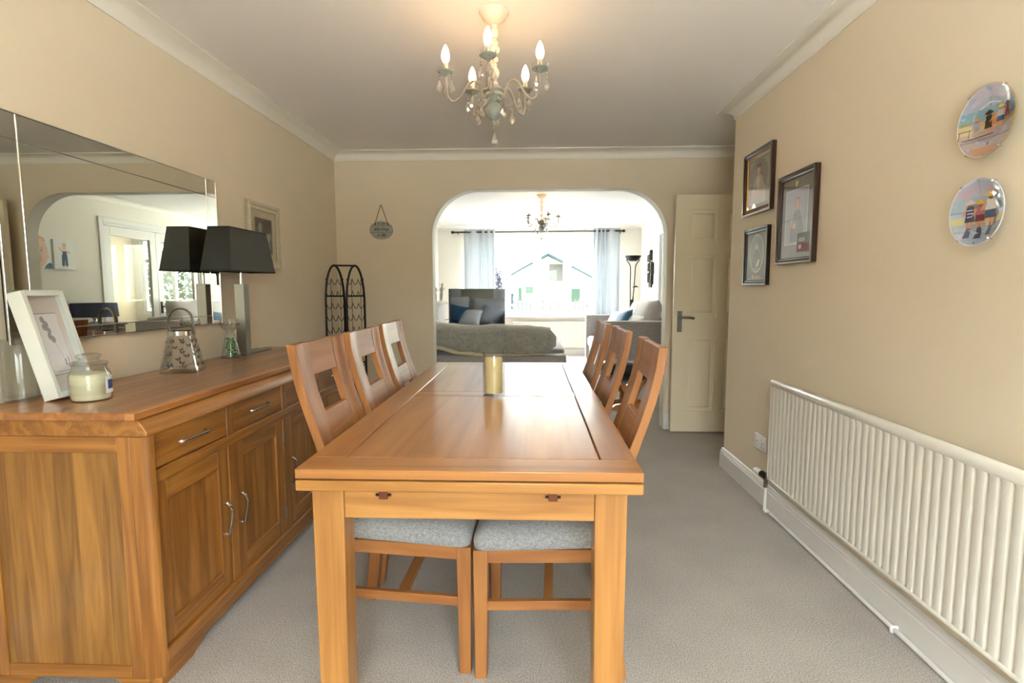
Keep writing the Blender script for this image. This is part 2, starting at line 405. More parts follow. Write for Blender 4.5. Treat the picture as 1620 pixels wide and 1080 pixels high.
# ------------------------------------------------------------------ room shell
H = 2.383
XL, XR = -1.6985, 1.319         # dining side walls
XLL, XRL = -1.75, 2.0           # living side walls
YB, YR, YW, YW2, YF = -1.3, 3.674, 4.6825, 4.815, 10.1
XREC = 1.97
struct(MB().box(-2.2, 3.6, -1.6, 10.3, -.12, 0).build('floor', CARPET))
struct(MB().box(-2.2, 3.6, -1.6, 10.3, H, H+.12).build('ceiling', CEIL))
struct(MB().box(-2.0, XL, -1.6, YW, 0, H).build('wall_left', WALL_T))
struct(MB().box(XR, XR+.14, -1.6, YR, 0, H).build('wall_right', WALL_T, bevel=.006))
struct(MB().box(XR+.14, 2.2, YR-.14, YR, 0, H).build('wall_recess', WALL_T))
mb = MB(); mb.box(XREC, XREC+.12, YR, 3.74, 0, H); mb.box(XREC, XREC+.12, 4.56, YW, 0, H); mb.box(XREC, XREC+.12, 3.74, 4.56, 2.02, H)
struct(mb.build('wall_doorway', WALL_T))
# wall between the two rooms, with the rounded arch
ax0, ax1, az, ar = -.862, 1.147, 2.066, .40
pts = [(-2.0, 0), (ax0, 0)]
arc = [(ax0+ar-ar*math.cos(a), az-ar+ar*math.sin(a)) for a in [PI/2*k/14 for k in range(15)]]
arc2 = [(ax1-ar+ar*math.sin(a), az-ar+ar*math.cos(a)) for a in [PI/2*k/14 for k in range(15)]]
pts += arc+arc2+[(ax1, 0), (3.6, 0), (3.6, H), (-2.0, H)]
na = len(arc)+len(arc2)+1
struct(MB().prism(pts, 1, YW, YW2, 0, side=(lambda i: 2 if 1 <= i < 1+na else 0, 1)).build('wall_arch', [WALL_T, WALL_L, plain('arch_reveal_paint', (228, 224, 216), .6)]))
struct(MB().box(-2.0, XLL, YW2, YF, 0, H).build('wall_living_left', WALL_L))
DY0, DY1, DZ = 6.62, 8.58, 2.06
mb = MB(); mb.box(XRL, XRL+.12, YW2, DY0, 0, H); mb.box(XRL, XRL+.12, DY1, YF, 0, H); mb.box(XRL, XRL+.12, DY0, DY1, DZ, H)
struct(mb.build('wall_living_right', WALL_L))
WX0, WX1, WZ0, WZ1 = -1.2, 1.55, .72, 2.18
mb = MB(); mb.box(-2.0, WX0, YF, YF+.2, 0, H); mb.box(WX1, 2.6, YF, YF+.2, 0, H); mb.box(WX0, WX1, YF, YF+.2, 0, WZ0); mb.box(WX0, WX1, YF, YF+.2, WZ1, H)
struct(mb.build('wall_front', WALL_L))
PX0, PX1, PZ, PZ0 = -.35, 1.05, 2.05, .90
mb = MB(); mb.box(-2.0, PX0, YB-.2, YB, 0, H); mb.box(PX1, XR+.14, YB-.2, YB, 0, H); mb.box(PX0, PX1, YB-.2, YB, PZ, H); mb.box(PX0, PX1, YB-.2, YB, 0, PZ0)
struct(mb.build('wall_back', WALL_T))
# hall to the right of the living room
struct(MB().box(3.42, 3.55, YR-.14, 9.0, 0, H).build('wall_hall', WALL_T))
mb = MB(); mb.box(2.12, 3.55, 9.0, 9.12, 0, .8); mb.box(2.12, 3.55, 9.0, 9.12, 2.1, H); mb.box(2.12, 2.2, 9.0, 9.12, .8, 2.1); mb.box(3.3, 3.55, 9.0, 9.12, .8, 2.1)
struct(mb.build('wall_hall_front', WALL_L))
struct(MB().box(2.2, 3.42, YR-.14, YR, 0, H).build('wall_hall_back', WALL_T))

def sweep(name, path, prof, mat, closed=False, into=1, caps=True):
    """moulding: profile (d, z) swept along a plan path; d goes to the left of travel"""
    n = len(path); P = [Vector((p[0], p[1])) for p in path]; rings = []
    for i in range(n):
        a = P[i]-P[i-1] if (i > 0 or closed) else P[1]-P[0]
        b = P[(i+1) % n]-P[i] if (i < n-1 or closed) else P[-1]-P[-2]
        na_, nb = Vector((-a.y, a.x)).normalized(), Vector((-b.y, b.x)).normalized()
        mi = (na_+nb); mi = mi/(mi.dot(na_))
        rings.append([(P[i].x+mi.x*d, P[i].y+mi.y*d, z) for d, z in prof])
    mb = MB()
    if closed: rings.append(rings[0])
    mb.rings(rings, caps=caps and not closed)
    return struct(mb.build(name, mat, ang=30))
cove = [(0, H), (0, H-.073), (.006, H-.073), (.006, H-.066)]+[(.006+.08*(1-math.cos(a)), H-.066+.058*math.sin(a)) for a in [PI/2*k/8 for k in range(1, 9)]]+[(.093, H-.008), (.093, H)]
# travelled clockwise from above so that the left of travel is outside -> use reversed order for the inside
sweep('trim_1', [(XL, YW), (XL, YB), (XR, YB), (XR, YR), (XREC, YR), (XREC, YW)], cove, COVE, closed=True)
sweep('trim_2', [(XLL, YF), (XLL, YW2), (XRL, YW2), (XRL, YF)], cove, COVE, closed=True)
skirt = [(0, 0), (.018, 0), (.018, .098), (.014, .104), (.016, .112), (.010, .120), (.008, .130), (.003, .135), (0, .135)]
sweep('baseboard_right', [(XR, YB), (XR, YR), (XREC, YR)], skirt, GLOSSW)
sweep('baseboard_left', [(ax0, YW), (XL, YW), (XL, YB), (XR, YB)], skirt, GLOSSW)
sweep('baseboard_arch', [(XREC, YW), (ax1, YW)], skirt, GLOSSW)
sweep('baseboard_living_left', [(XRL, YF), (XLL, YF), (XLL, YW2), (ax0, YW2)], skirt, GLOSSW)
sweep('baseboard_living_right', [(ax1, YW2), (XRL, YW2), (XRL, DY0-.07)], skirt, GLOSSW)
sweep('baseboard_living_corner', [(XRL, DY1+.07), (XRL, YF)], skirt, GLOSSW)

# front window, white plastic with two opening casements left and right and a split middle
def framebox(mb, x0, x1, z0, z1, y0, y1, t, m=0):
    mb.box(x0, x0+t, y0, y1, z0, z1, m); mb.box(x1-t, x1, y0, y1, z0, z1, m); mb.box(x0+t, x1-t, y0, y1, z0, z0+t, m); mb.box(x0+t, x1-t, y0, y1, z1-t, z1, m)
wy0, wy1 = YF+.1, YF+.16
mb = MB(); framebox(mb, WX0, WX1, WZ0, WZ1, wy0, wy1, .05)
for mx in (-.48, .095, .66): mb.box(mx-.035, mx+.035, wy0, wy1, WZ0+.05, WZ1-.05)
wf = struct(mb.build('window_1', PVC, bevel=.004))
for i, (a, b) in enumerate(((-1.15, -.515), (-.445, .06), (.13, .625), (.695, 1.5))):
    m2 = MB(); framebox(m2, a, b, WZ0+.05, WZ1-.05, wy0-.012, wy1-.012, .045)
    m2.build('window_sash', PVC, wf, bevel=.004)
    MB().box(a+.045, b-.045, YF+.13, YF+.134, WZ0+.095, WZ1-.095).build('window_pane', PANE, wf)
MB().box(.2, .3, wy0-.04, wy0-.012, WZ0+.07, WZ0+.085).build('window_handle', PVC, wf)
struct(MB().box(WX0-.04, WX1+.04, YF-.06, YF+.1, WZ0-.03, WZ0).build('window_sill', GLOSSW, bevel=.006))
# unseen window behind the camera, opening sized to set the dining daylight
mb = MB(); framebox(mb, PX0, PX1, PZ0, PZ, YB-.16, YB-.1, .06); mb.box(.32, .38, YB-.16, YB-.1, PZ0+.06, PZ-.06)
wf = struct(mb.build('window_2', PVC, bevel=.004))
for a, b in ((PX0+.06, .32), (.38, PX1-.06)):
    MB().box(a, b, YB-.132, YB-.128, PZ0+.06, PZ-.06).build('window_pane', PANE, wf)
# hall window
mb = MB(); framebox(mb, 2.2, 3.3, .8, 2.1, 9.02, 9.08, .06); mb.box(2.72, 2.78, 9.02, 9.08, .86, 2.04); mb.box(2.26, 3.24, 9.02, 9.08, 1.68, 1.74)
wf = struct(mb.build('window_3', PVC, bevel=.004))
MB().box(2.26, 3.24, 9.048, 9.052, .86, 2.04).build('window_pane', PANE, wf)

# ------------------------------------------------------------------ doors
def panel_door(name, x0, w, h, y0, t, mat):
    """leaf in the XZ plane, front face at y0 (towards -y)"""
    root = MB()
    cols = [(x0+.108, x0+w/2-.032), (x0+w/2+.032, x0+w-.108)]; rows = [(.19, .83), (.99, 1.505), (1.60, 1.868)]
    xs = sorted({x0, x0+w} | {c for cc in cols for c in cc}); zs = sorted({.012, h} | {c for cc in rows for c in cc})
    for i in range(len(xs)-1):
        for j in range(len(zs)-1):
            hole = (i in (1, 3)) and (j in (1, 3, 5))
            if not hole: root.box(xs[i], xs[i+1], y0, y0+t, zs[j], zs[j+1])
    leaf = struct(root.build(name, mat, smooth=False))
    for a, b in cols:
        for c, d in rows:
            m2 = MB(); m2.box(a, b, y0+.014, y0+t-.014, c, d)
            e = .012; f_ = .03
            m2.hexa([(a+f_, y0+.014, c+f_), (b-f_, y0+.014, c+f_), (b-f_, y0+.014, d-f_), (a+f_, y0+.014, d-f_)][::-1], [(a+f_+e, y0+.006, c+f_+e), (b-f_-e, y0+.006, c+f_+e), (b-f_-e, y0+.006, d-f_-e), (a+f_+e, y0+.006, d-f_-e)][::-1])
            m2.build('door_panel', mat, leaf, smooth=False)
    return leaf
leaf = panel_door('door_1', 1.180, .762, 1.985, 4.545, .036, DOORP)
m2 = MB().box(1.212, 1.250, 4.537, 4.545, .862, 1.036); m2.build('handle_plate', NICKEL, leaf, bevel=.002)
m2 = MB().lathe([(.012, 0), (.012, .03), (.009, .045)], M=Matrix.Rotation(R(90), 4, 'X'), c=(1.231, 4.537, .985), n=14)
m2.tube(smoothpath([(1.231, 4.495, .985), (1.26, 4.49, .985), (1.30, 4.492, .984), (1.34, 4.5, .977)]), [(.010, .006)]*25, 10)
m2.build('door_handle', NICKEL, leaf)
mb = MB(); mb.box(XREC-.014, XREC, 3.70, 3.76, 0, 2.06); mb.box(XREC-.014, XREC, 4.57, 4.63, 0, 2.06); mb.box(XREC-.014, XREC, 3.76, 4.57, 2.0, 2.06)
struct(mb.build('door_2', GLOSSW, bevel=.003))
# glazed double doors in the right wall of the living room
mb = MB()
for x in (XRL-.018,):
    mb.box(x, XRL, DY0-.065, DY0, 0, DZ+.065); mb.box(x, XRL, DY1, DY1+.065, 0, DZ+.065); mb.box(x, XRL, DY0, DY1, DZ, DZ+.065)
mb.box(XRL, XRL+.12, DY0, DY0+.03, 0, DZ); mb.box(XRL, XRL+.12, DY1-.03, DY1, 0, DZ); mb.box(XRL, XRL+.12, DY0+.03, DY1-.03, DZ-.03, DZ)
fr = struct(mb.build('door_3', GLOSSW, bevel=.004))
mid = (DY0+DY1)/2
for a, b, hy in ((DY0+.032, mid-.002, mid-.06), (mid+.002, DY1-.032, mid+.06)):
    m2 = MB(); st = .115
    m2.box(XRL+.02, XRL+.06, a, a+st, .01, DZ-.033); m2.box(XRL+.02, XRL+.06, b-st, b, .01, DZ-.033); m2.box(XRL+.02, XRL+.06, a+st, b-st, .01, .22); m2.box(XRL+.02, XRL+.06, a+st, b-st, DZ-.15, DZ-.033)
    m2.build('door_leaf', GLOSSW, fr, bevel=.004)
    MB().box(XRL+.038, XRL+.042, a+st, b-st, .22, DZ-.15).build('door_pane', PANE, fr)
m2 = MB().box(XRL+.012, XRL+.02, mid+.03, mid+.065, .88, 1.05); m2.tube([(XRL+.02, mid+.05, .98), (XRL-.03, mid+.05, .98), (XRL-.035, mid+.09, .98), (XRL-.03, mid+.17, .975)], .009, 8); m2.build('door_handle', BLACK, fr)

# ================================================================== dining table
t = thing('dining_table', 'long oak extending dining table with inset panels and two copper latches', 'table', (-.155, 2.23, 0), world=True)
tx0, tx1, ty0, ty1, tz = -.578, .268, 1.257, 3.21, .78
fb = MB()
fb.box(tx0, tx1, ty0, 1.357, .7555, tz, 0); fb.box(tx0, tx1, 3.125, ty1, .7555, tz, 0)
fb.box(tx0, -.487, 1.3575, 3.1245, .7555, tz, 1); fb.box(.178, tx1, 1.3575, 3.1245, .7555, tz, 1)
fb.box(-.4868, .1778, 2.180, 2.272, .7555, tz, 0)
top = fb.build('tabletop', [TBT[0], TBT[1]], t, bevel=.0025)
MB().box(tx0+.012, tx1-.012, ty0+.012, ty1-.012, .7525, .7735).build('core_board', plain('groove_dark_brown', (70, 40, 20), .6), t)  # core board coloured dark brown so the grooves read dark
for a, b in ((1.361, 2.1765), (2.2755, 3.1215)):
    MB().box(-.483, .174, a, b, .7735, tz-.0004).build('inset_panel', TBT[1], top, bevel=.0015)
MB().box(tx0, tx1, ty0, ty1, .7245, .7515).build('extension_leaf', TB[0], t, bevel=.003)
lx = ((-.551, -.471), (.156, .236)); ly = ((1.289, 1.369), (3.095, 3.175))
for a, b in lx:
    for c, d in ly: MB().hexa([(a+.004, c+.004, 0), (b-.004, c+.004, 0), (b-.004, d-.004, 0), (a+.004, d-.004, 0)], [(a, c, .7245), (b, c, .7245), (b, d, .7245), (a, d, .7245)]).build('leg', TB[2], t, bevel=.003)
for y in (1.296, 3.14): MB().box(-.471, .156, y, y+.024, .642, .7245).build('apron', TB[0], t, bevel=.0015)
for x in (-.544, .205): MB().box(x, x+.024, 1.369, 3.095, .642, .7245).build('apron', TB[1], t, bevel=.0015)
for x in (-.370, .053):
    lt = MB().box(x-.011, x+.011, 1.288, 1.296, .694, .7245).build('latch', COPPER, t, bevel=.001)
    m2 = MB(); m2.tube([(x-.019, 1.293, .704), (x+.019, 1.293, .704)], .0035, 10); m2.build('latch_pin', DARKM, lt)

# hurricane candle on the table
t = thing('pillar_candle', 'cream pillar candle standing in a straight clear glass on the dining table', 'candle', (-.157, 2.2, tz))
MB().lathe([(.037, .012), (.037, .150), (.034, .156), (.01, .153), (.0, .152)], n=32).build('candle', WAX, t)
m2 = MB(); m2.tube([(0, 0, .150), (.001, 0, .158), (.003, 0, .163)], .0012, 6); m2.build('wick', BLACK, t)
MB().lathe([(.0, .0), (.044, .0), (.046, .004), (.0465, .18), (.0455, .182), (.0445, .18), (.0438, .012), (0, .010)], n=40).build('glass_cylinder', GLASSW, t)

# ================================================================== dining chairs
def chair_proto(label, group):
    t = thing('dining_chair', label, 'chair', group=group)
    for s in (-1, 1):
        a, b = s*.23, s*(.23-.044); y0, y1 = min(a, b), max(a, b)
        MB().hexa([(-.040, y0+.003, 0), (-.004, y0+.003, 0), (-.004, y1-.003, 0), (-.040, y1-.003, 0)], [(-.046, y0, .42), (0, y0, .42), (0, y1, .42), (-.046, y1, .42)]).build('leg', CH[2], t, bevel=.002)
    # rear legs run up into the curved back posts
    zs = [0, .15, .30, .42, .50, .58, .66, .74, .82, .90, .98, 1.045]
    xc = [-.455, -.437, -.425, -.420, -.425, -.438, -.459, -.486, -.514, -.538, -.555, -.564]
    def xat(z):
        for i in range(len(zs)-1):
            if z <= zs[i+1]: k = (z-zs[i])/(zs[i+1]-zs[i]); return xc[i]*(1-k)+xc[i+1]*k
        return xc[-1]
    for s in (-1, 1):
        rg = []
        for i in range(34):
            z = 1.045*i/33; x = xat(z); th = .021 if z < .42 else max(.0135, .021-(z-.42)*.02)
            wd = .042 if z < .40 else min(.102, .042+(z-.40)*.33); o_ = .2
            ya, yb = s*o_, s*(o_-wd); gi = s*(o_-wd*.42)
            dth = .0025 if z > .5 else 0
            pts = [(x-th, ya), (x-th, yb), (x+th-dth, yb), (x+th-dth, gi-s*.006), (x+th, gi+s*.004), (x+th, ya)]
            rg.append([(p[0], p[1], z) for p in pts])
        MB().rings(rg).build('rear_leg', CH[2], t, bevel=.0018, ang=25)
    def rail(z0, z1, name='back_slat'):
        rg = []
        for k in range(6):
            z = z0+(z1-z0)*k/5; x = xat(z); wd = min(.102, .042+(z-.40)*.33); y = .2-wd+.0005
            rg.append([(x-.0095, -y, z), (x-.0095, y, z), (x+.0095, y, z), (x+.0095, -y, z)])
        MB().rings(rg).build(name, CH[1], t, bevel=.0015)
    rail(.935, 1.043); rail(.725, .815); rail(.51, .56)
    # seat frame
    fr = MB(); fr.box(-.032, -.008, -.188, .188, .378, .42)
    for s in (-1, 1): fr.hexa([(-.405, s*.168, .378), (-.04, s*.20, .378), (-.04, s*.224, .378), (-.405, s*.192, .378)], [(-.405, s*.168, .42), (-.04, s*.20, .42), (-.04, s*.224, .42), (-.405, s*.192, .42)])
    fr.box(-.430, -.408, -.16, .16, .378, .42)
    fr.build('seat_frame', CH[0], t, bevel=.0015)
    for s in (-1, 1):
        MB().hexa([(-.42, s*.170, .222), (-.03, s*.202, .222), (-.03, s*.220, .222), (-.42, s*.188, .222)], [(-.42, s*.170, .252), (-.03, s*.202, .252), (-.03, s*.220, .252), (-.42, s*.188, .252)]).build('stretcher', CH[0], t, bevel=.0015)
    MB().box(-.245, -.215, -.186, .186, .226, .250).build('stretcher', CH[1], t, bevel=.0015)
    # upholstered seat
    rg = []
    def rt(x0, x1, w0, w1, r, z, n=6):
        out = []; cs = [(x1-r, w1-r, 0), (x0+r, w0-r, 1), (x0+r, -w0+r, 2), (x1-r, -w1+r, 3)]
        for cx, cy, q in cs:
            for k in range(n):
                a = PI/2*(q+k/(n-1)); out.append((cx+r*math.cos(a), cy+r*math.sin(a), z))
        return out
    for ins, z in ((.006, .4205), (-.004, .426), (-.008, .445), (-.005, .463), (.008, .480), (.03, .492), (.08, .500), (.14, .503)):
        rg.append(rt(-.425+ins, -.007-ins, .190-ins, .236-ins, max(.02, .03-ins*.2), z))
    MB().rings(rg).build('seat', SEATF, t, ang=60)
    return t
LG, RG = 'dining chairs along the sideboard side of the table', 'dining chairs along the radiator side of the table'
c0 = chair_proto('oak dining chair on the sideboard side at the latched end of the table', LG)
c0.location = (-.181, 1.822, 0); c0.rotation_euler.z = R(-1.5)
dup(c0, (-.175, 2.305, 0), R(-.5), 'oak dining chair, middle one of the three on the sideboard side', LG)
dup(c0, (-.193, 2.845, 0), R(0), 'oak dining chair on the sideboard side at the table end by the arch', LG)
dup(c0, (-.169, 1.805, 0), R(180-2.5), 'oak dining chair on the radiator side at the latched end of the table', RG)
dup(c0, (-.168, 2.385, 0), R(180-.8), 'oak dining chair, middle one of the three on the radiator side', RG)
dup(c0, (-.184, 2.862, 0), R(180), 'oak dining chair on the radiator side at the table end by the arch', RG)

# ================================================================== sideboard
SZ = .862
t = thing('sideboard', 'large oak sideboard with drawers over panelled doors under the wall mirror', 'sideboard', (-1.39, 2.39, 0), world=True)
sx0, sx1, sy0, sy1 = -1.665, -1.143, 1.478, 3.30
XF = -1.135
# top: flat board, then a moulding that rolls out to the frame
MB().box(sx0, sx1, sy0, sy1, SZ-.024, SZ).build('top_board', SBT, t, bevel=.004)
pr = [(sx0+.01, SZ-.024), (sx1-.012, SZ-.024), (sx1-.004, SZ-.028), (sx1+.008, SZ-.042), (XF+.012, SZ-.062), (XF+.012, SZ-.075), (XF-.02, SZ-.075), (sx0+.01, SZ-.075)]
MB().prism(pr, 1, sy0+.02, sy1-.02, 0).build('top_moulding', SB[1], t, bevel=.003)
# end frames with planked panel
for ya, yb in ((sy0+.024, sy0+.05), (sy1-.05, sy1-.024)):
    e = MB().box(sx0+.053, XF-.083, ya+.006, yb-.006, .06, SZ-.11).build('end_panel', SBP, t)
    for xa, xb_ in ((sx0+.008, sx0+.055), (XF-.085, XF-.0455)): MB().box(xa, xb_, ya, yb, .028, SZ-.0755).build('end_stile', SB[2], e, bevel=.002)
    for za, zb_ in ((.028, .068), (SZ-.125, SZ-.0756)): MB().box(sx0+.055, XF-.085, ya, yb, za, zb_).build('end_rail', SB[0], e, bevel=.002)
# bulging front frame: corner posts, rails, dividers
def bull(x0, x1, y0, y1, r, n=6):
    return [(x0, y0)]+[(x1-r+r*math.sin(a), y0+r-r*math.cos(a)) for a in [PI/2*k/n for k in range(n+1)]]+[(x1, y1), (x0, y1)]
pb = bull(XF-.045, XF+.012, sy0+.022, sy0+.052, .03)
MB().prism(pb, 2, .028, SZ-.0752).build('corner_post', SB[2], t, bevel=.003)
MB().prism([(x, sy0+sy1-y) for x, y in pb][::-1], 2, .028, SZ-.0752).build('corner_post', SB[2], t, bevel=.003)
bays = []; y = 1.532; bw = .398; gap = .045
for k in range(4): bays.append((y, y+bw)); y += bw+gap
for k in range(3): MB().box(XF-.045, XF, bays[k][1], bays[k+1][0], .10, SZ-.0752).build('divider', SB[2], t, bevel=.002)
MB().box(XF-.045, XF+.001, 1.530, bays[3][1], .632, .672).build('middle_rail', SB[1], t, bevel=.002)
MB().box(XF-.045, XF+.011, 1.530, bays[3][1]+.003, .034, .104).build('bottom_rail', SB[1], t, bevel=.003)
MB().box(sx0+.01, XF-.05, sy0+.06, sy1-.06, .03, SZ-.08).build('carcase', SB[2], t)
# plinth feet, shaped brackets
for ya, yb, s in ((sy0+.022, sy0+.25, 1), (sy1-.022, sy1-.25, -1)):
    p = [(ya, 0), (ya+s*.15, 0), (ya+s*.17, .010), (ya+s*.20, .018), (yb, .034), (ya, .034)]
    MB().prism(p, 0, XF-.03, XF+.008).build('bracket_foot', SB[1], t, bevel=.002)
    p = [(sx0+.01, 0), (sx0+.11, 0), (sx0+.15, .028), (sx0+.01, .028)]
    MB().prism(p, 1, min(ya, ya+s*.03), max(ya, ya+s*.03)).build('bracket_foot', SB[0], t, bevel=.002)
    p = [(XF-.14, .028), (XF-.10, 0), (XF-.031, 0), (XF-.031, .028)]
    MB().prism(p, 1, min(ya, ya+s*.03), max(ya, ya+s*.03)).build('bracket_foot', SB[0], t, bevel=.002)
def bow(parent, p0, p1, out=.022, r=.0048):
    P0 = Vector(p0); P1 = Vector(p1); d = (P1-P0); o = Vector((out, 0, 0))
    pts = [P0, P0+o*.5+d*.04, P0+o*.62+d*.2, P0+o*1.0+d*.5, P0+o*1.15+d*.78, P0+o*.7+d*.95, P1]
    n = len(smoothpath(pts, 5)); m2 = MB(); m2.tube(smoothpath(pts, 5), [(r*(1.5 if (i < 4 or i > n-5) else 1), r*(1.6-.6*math.sin(PI*i/(n-1)))) for i in range(n)], 10)
    return m2.build('handle', CHROME, parent)
HS = ['near', 'far', 'near', 'near']
hside = [1, 0, 0, 1]
for k, (a, b) in enumerate(bays):
    d = MB().box(XF-.028, XF-.004, a+.003, b-.003, .675, SZ-.079).build('drawer', SB[1], t, bevel=.002)
    c = (a+b)/2; bow(d, (XF-.004, c-.068, .728), (XF-.004, c+.068, .732))
    fwid = .062
    d = MB().box(XF-.028, XF-.014, a+.004, b-.004, .108, .628).build('door', SB[2], t)
    for ya, yb in ((a+.003, a+fwid), (b-fwid, b-.003)): MB().box(XF-.0275, XF-.004, ya, yb, .107, .629).build('door_stile', SB[2], d, bevel=.002)
    for za, zb_ in ((.107, .172), (.565, .629)): MB().box(XF-.0275, XF-.0042, a+fwid, b-fwid, za, zb_).build('door_rail', SB[1], d, bevel=.002)
    hy = b-.032 if hside[k] else a+.03
    bow(d, (XF-.004, hy, .305), (XF-.004, hy, .425))
    ey = a-.001 if hside[k] else b+.001
    for z in (.19, .545):
        m2 = MB(); m2.tube([(XF-.002, ey, z-.027), (XF-.002, ey, z+.027)], .0045, 8); m2.build('hinge', NICKEL, d)

# ================================================================== things on the sideboard
# glass cylinder vase
t = thing('cylinder_vase', 'tall empty clear glass cylinder vase behind the white photo frame', 'vase', (-1.640, 1.650, SZ))
MB().lathe([(0, 0), (.043, 0), (.046, .004), (.046, .195), (.0445, .198), (.043, .195), (.0425, .014), (0, .011)], n=48).build('glass_wall', GLASS, t)
# white box frame leaning back
P1 = Vector((-1.500, 1.632, SZ)); U = Vector((-.15, .989, 0)).normalized(); nh = Vector((U.y, -U.x, 0)); lean = math.atan2(.085, .338)
V = (Vector((0, 0, 1))*math.cos(lean)-nh*math.sin(lean)); Nn = U.cross(V)
t = thing('photo_frame', 'white deep box frame leaning back with a grey balloon drawing', 'picture frame', P1)
Mf = Matrix(((U.x, V.x, Nn.x), (U.y, V.y, Nn.y), (U.z, V.z, Nn.z))).to_4x4(); FW, FH, FD = .185, .352, .045
zlift = Nn*(-FD); zl = Vector((0, 0, max(0, -(zlift.z))))
def fbox(mb, a, b, c, d, e, f_): mb.box(a, b, c, d, e, f_, 0, M=Matrix.Translation(zl) @ Mf); return mb
mb = MB(); fbox(mb, 0, .018, 0, FH, -FD, 0); fbox(mb, FW-.018, FW, 0, FH, -FD, 0); fbox(mb, .018, FW-.018, 0, .018, -FD, 0); fbox(mb, .018, FW-.018, FH-.018, FH, -FD, 0)
mb.build('frame', WHITEP, t, bevel=.0015)
fbox(MB(), .012, FW-.012, .012, FH-.012, -FD, -.02).build('backing', PAPER, t)
def fl(x, y, z): return Mf.to_3x3() @ Vector((x, y, z))+zl
mw, mh = FW-.036, FH-.036
ink = (92, 92, 96); inkl = (150, 150, 154)
sh = [((206, 198, 192), rect(0, 1, 0, 1)), ((150, 140, 132), rect(.17, .83, .17, .83)), ((224, 222, 224), rect(.185, .82, .18, .82))]
for bx, by in ((.36, .76), (.42, .71), (.34, .68), (.43, .64), (.40, .58), (.46, .545)):
    sh += [(ink, ell(bx, by, .062, .035)), (inkl, ell(bx, by, .048, .026)), (ink, ell(bx, by, .02, .012))]
sh += [(inkl, [(.45, .53), (.46, .53), (.58, .34), (.57, .34)]), (ink, ell(.59, .32, .02, .012)), (ink, rect(.57, .61, .26, .31)), (ink, ell(.68, .34, .015, .009)), (inkl, rect(.66, .70, .28, .33)), (inkl, rect(.25, .75, .2, .206))]
art('print', t, fl(.018, .018, -.019), Mf.to_3x3() @ Vector((1, 0, 0)), V, mw, mh, sh)
fbox(MB(), .016, FW-.016, .016, FH-.016, -.006, -.005).build('glazing', PG, t)
# jar candle
t = thing('jar_candle', 'pale wax candle in a lidded glass jar in front of the white frame', 'candle', (-1.428, 1.672, SZ))
MB().lathe([(0, .003), (.050, .003), (.053, .012), (.053, .078), (.048, .086), (0, .086)], n=36).build('wax', WAX2, t)
MB().lathe([(0, 0), (.050, 0), (.056, .006), (.057, .02), (.057, .08), (.053, .094), (.047, .10), (.047, .112), (.049, .114), (.045, .114), (.045, .10), (.052, .085), (.054, .02), (0, .004)], n=40).build('jar', GLASS, t)
MB().lathe([(0, .1145), (.050, .1145), (.052, .119), (.050, .123), (.030, .126), (.026, .132), (.034, .139), (.034, .146), (.022, .150), (0, .150)], n=36).build('lid', GLASS, t)
lb = MB(); a0 = R(-8)
lb.grid(lambda u, v: (.0575*math.cos(a0+u*1.1), .0575*math.sin(a0+u*1.1), .022+v*.055), 10, 1); lab = lb.build('label', ac((232, 236, 240)), t)
lb = MB(); lb.grid(lambda u, v: (.0578*math.cos(a0+.15+u*.5), .0578*math.sin(a0+.15+u*.5), .035+v*.03), 6, 1); lb.build('label_picture', ac((50, 80, 150)), lab)
lb = MB()
for k in range(4): lb.grid(lambda u, v, k=k: (.0578*math.cos(a0+.72+u*.16), .0578*math.sin(a0+.72+u*.16), .030+k*.011+v*.005), 2, 1)
lb.build('label_lettering', ac((90, 60, 90)), lab)
# butterfly lantern
t = thing('glass_lantern', 'clear tapered glass lantern with butterflies and a metal hoop handle', 'lantern', (-1.515, 2.268, SZ), R(14))
def sq(h, z, r=.014, n=5):
    out = []
    for q in range(4):
        cx = (h-r)*(1 if q in (0, 3) else -1); cy = (h-r)*(1 if q in (0, 1) else -1)
        for k in range(n):
            a = PI/2*(q+k/(n-1)); out.append((cx+r*math.cos(a), cy+r*math.sin(a), z))
    return out
MB().rings([sq(.03, 0), sq(.070, 0), sq(.0725, .006), sq(.070, .018), sq(.044, .158), sq(.043, .160), sq(.041, .158), sq(.066, .020), sq(.03, .014)], caps=True).build('glass_body', GLASS, t, ang=50)
mb = MB(); mb.rings([sq(.043, .158), sq(.0455, .159), sq(.0455, .178), sq(.043, .179), sq(.043, .158)], caps=False)
mb.build('collar', CHROME, t)
hp = [(-.046, 0, .165), (-.047, 0, .20)]+[(-.047*math.cos(a), 0, .222+.047*math.sin(a)*1.1) for a in [PI*k/12 for k in range(13)]]+[(.047, 0, .20), (.046, 0, .165)]
m2 = MB(); m2.tube(hp, [(.010, .0042)]*len(hp), 8, flat=(0, 1, 0)); m2.build('hoop_handle', NICKEL, t)
bfm = plain('butterfly_transfer', (88, 52, 40), .5); bfd = plain('dark_butterfly_transfer', (38, 34, 44), .5)
rnd = random.Random(3); k = 0
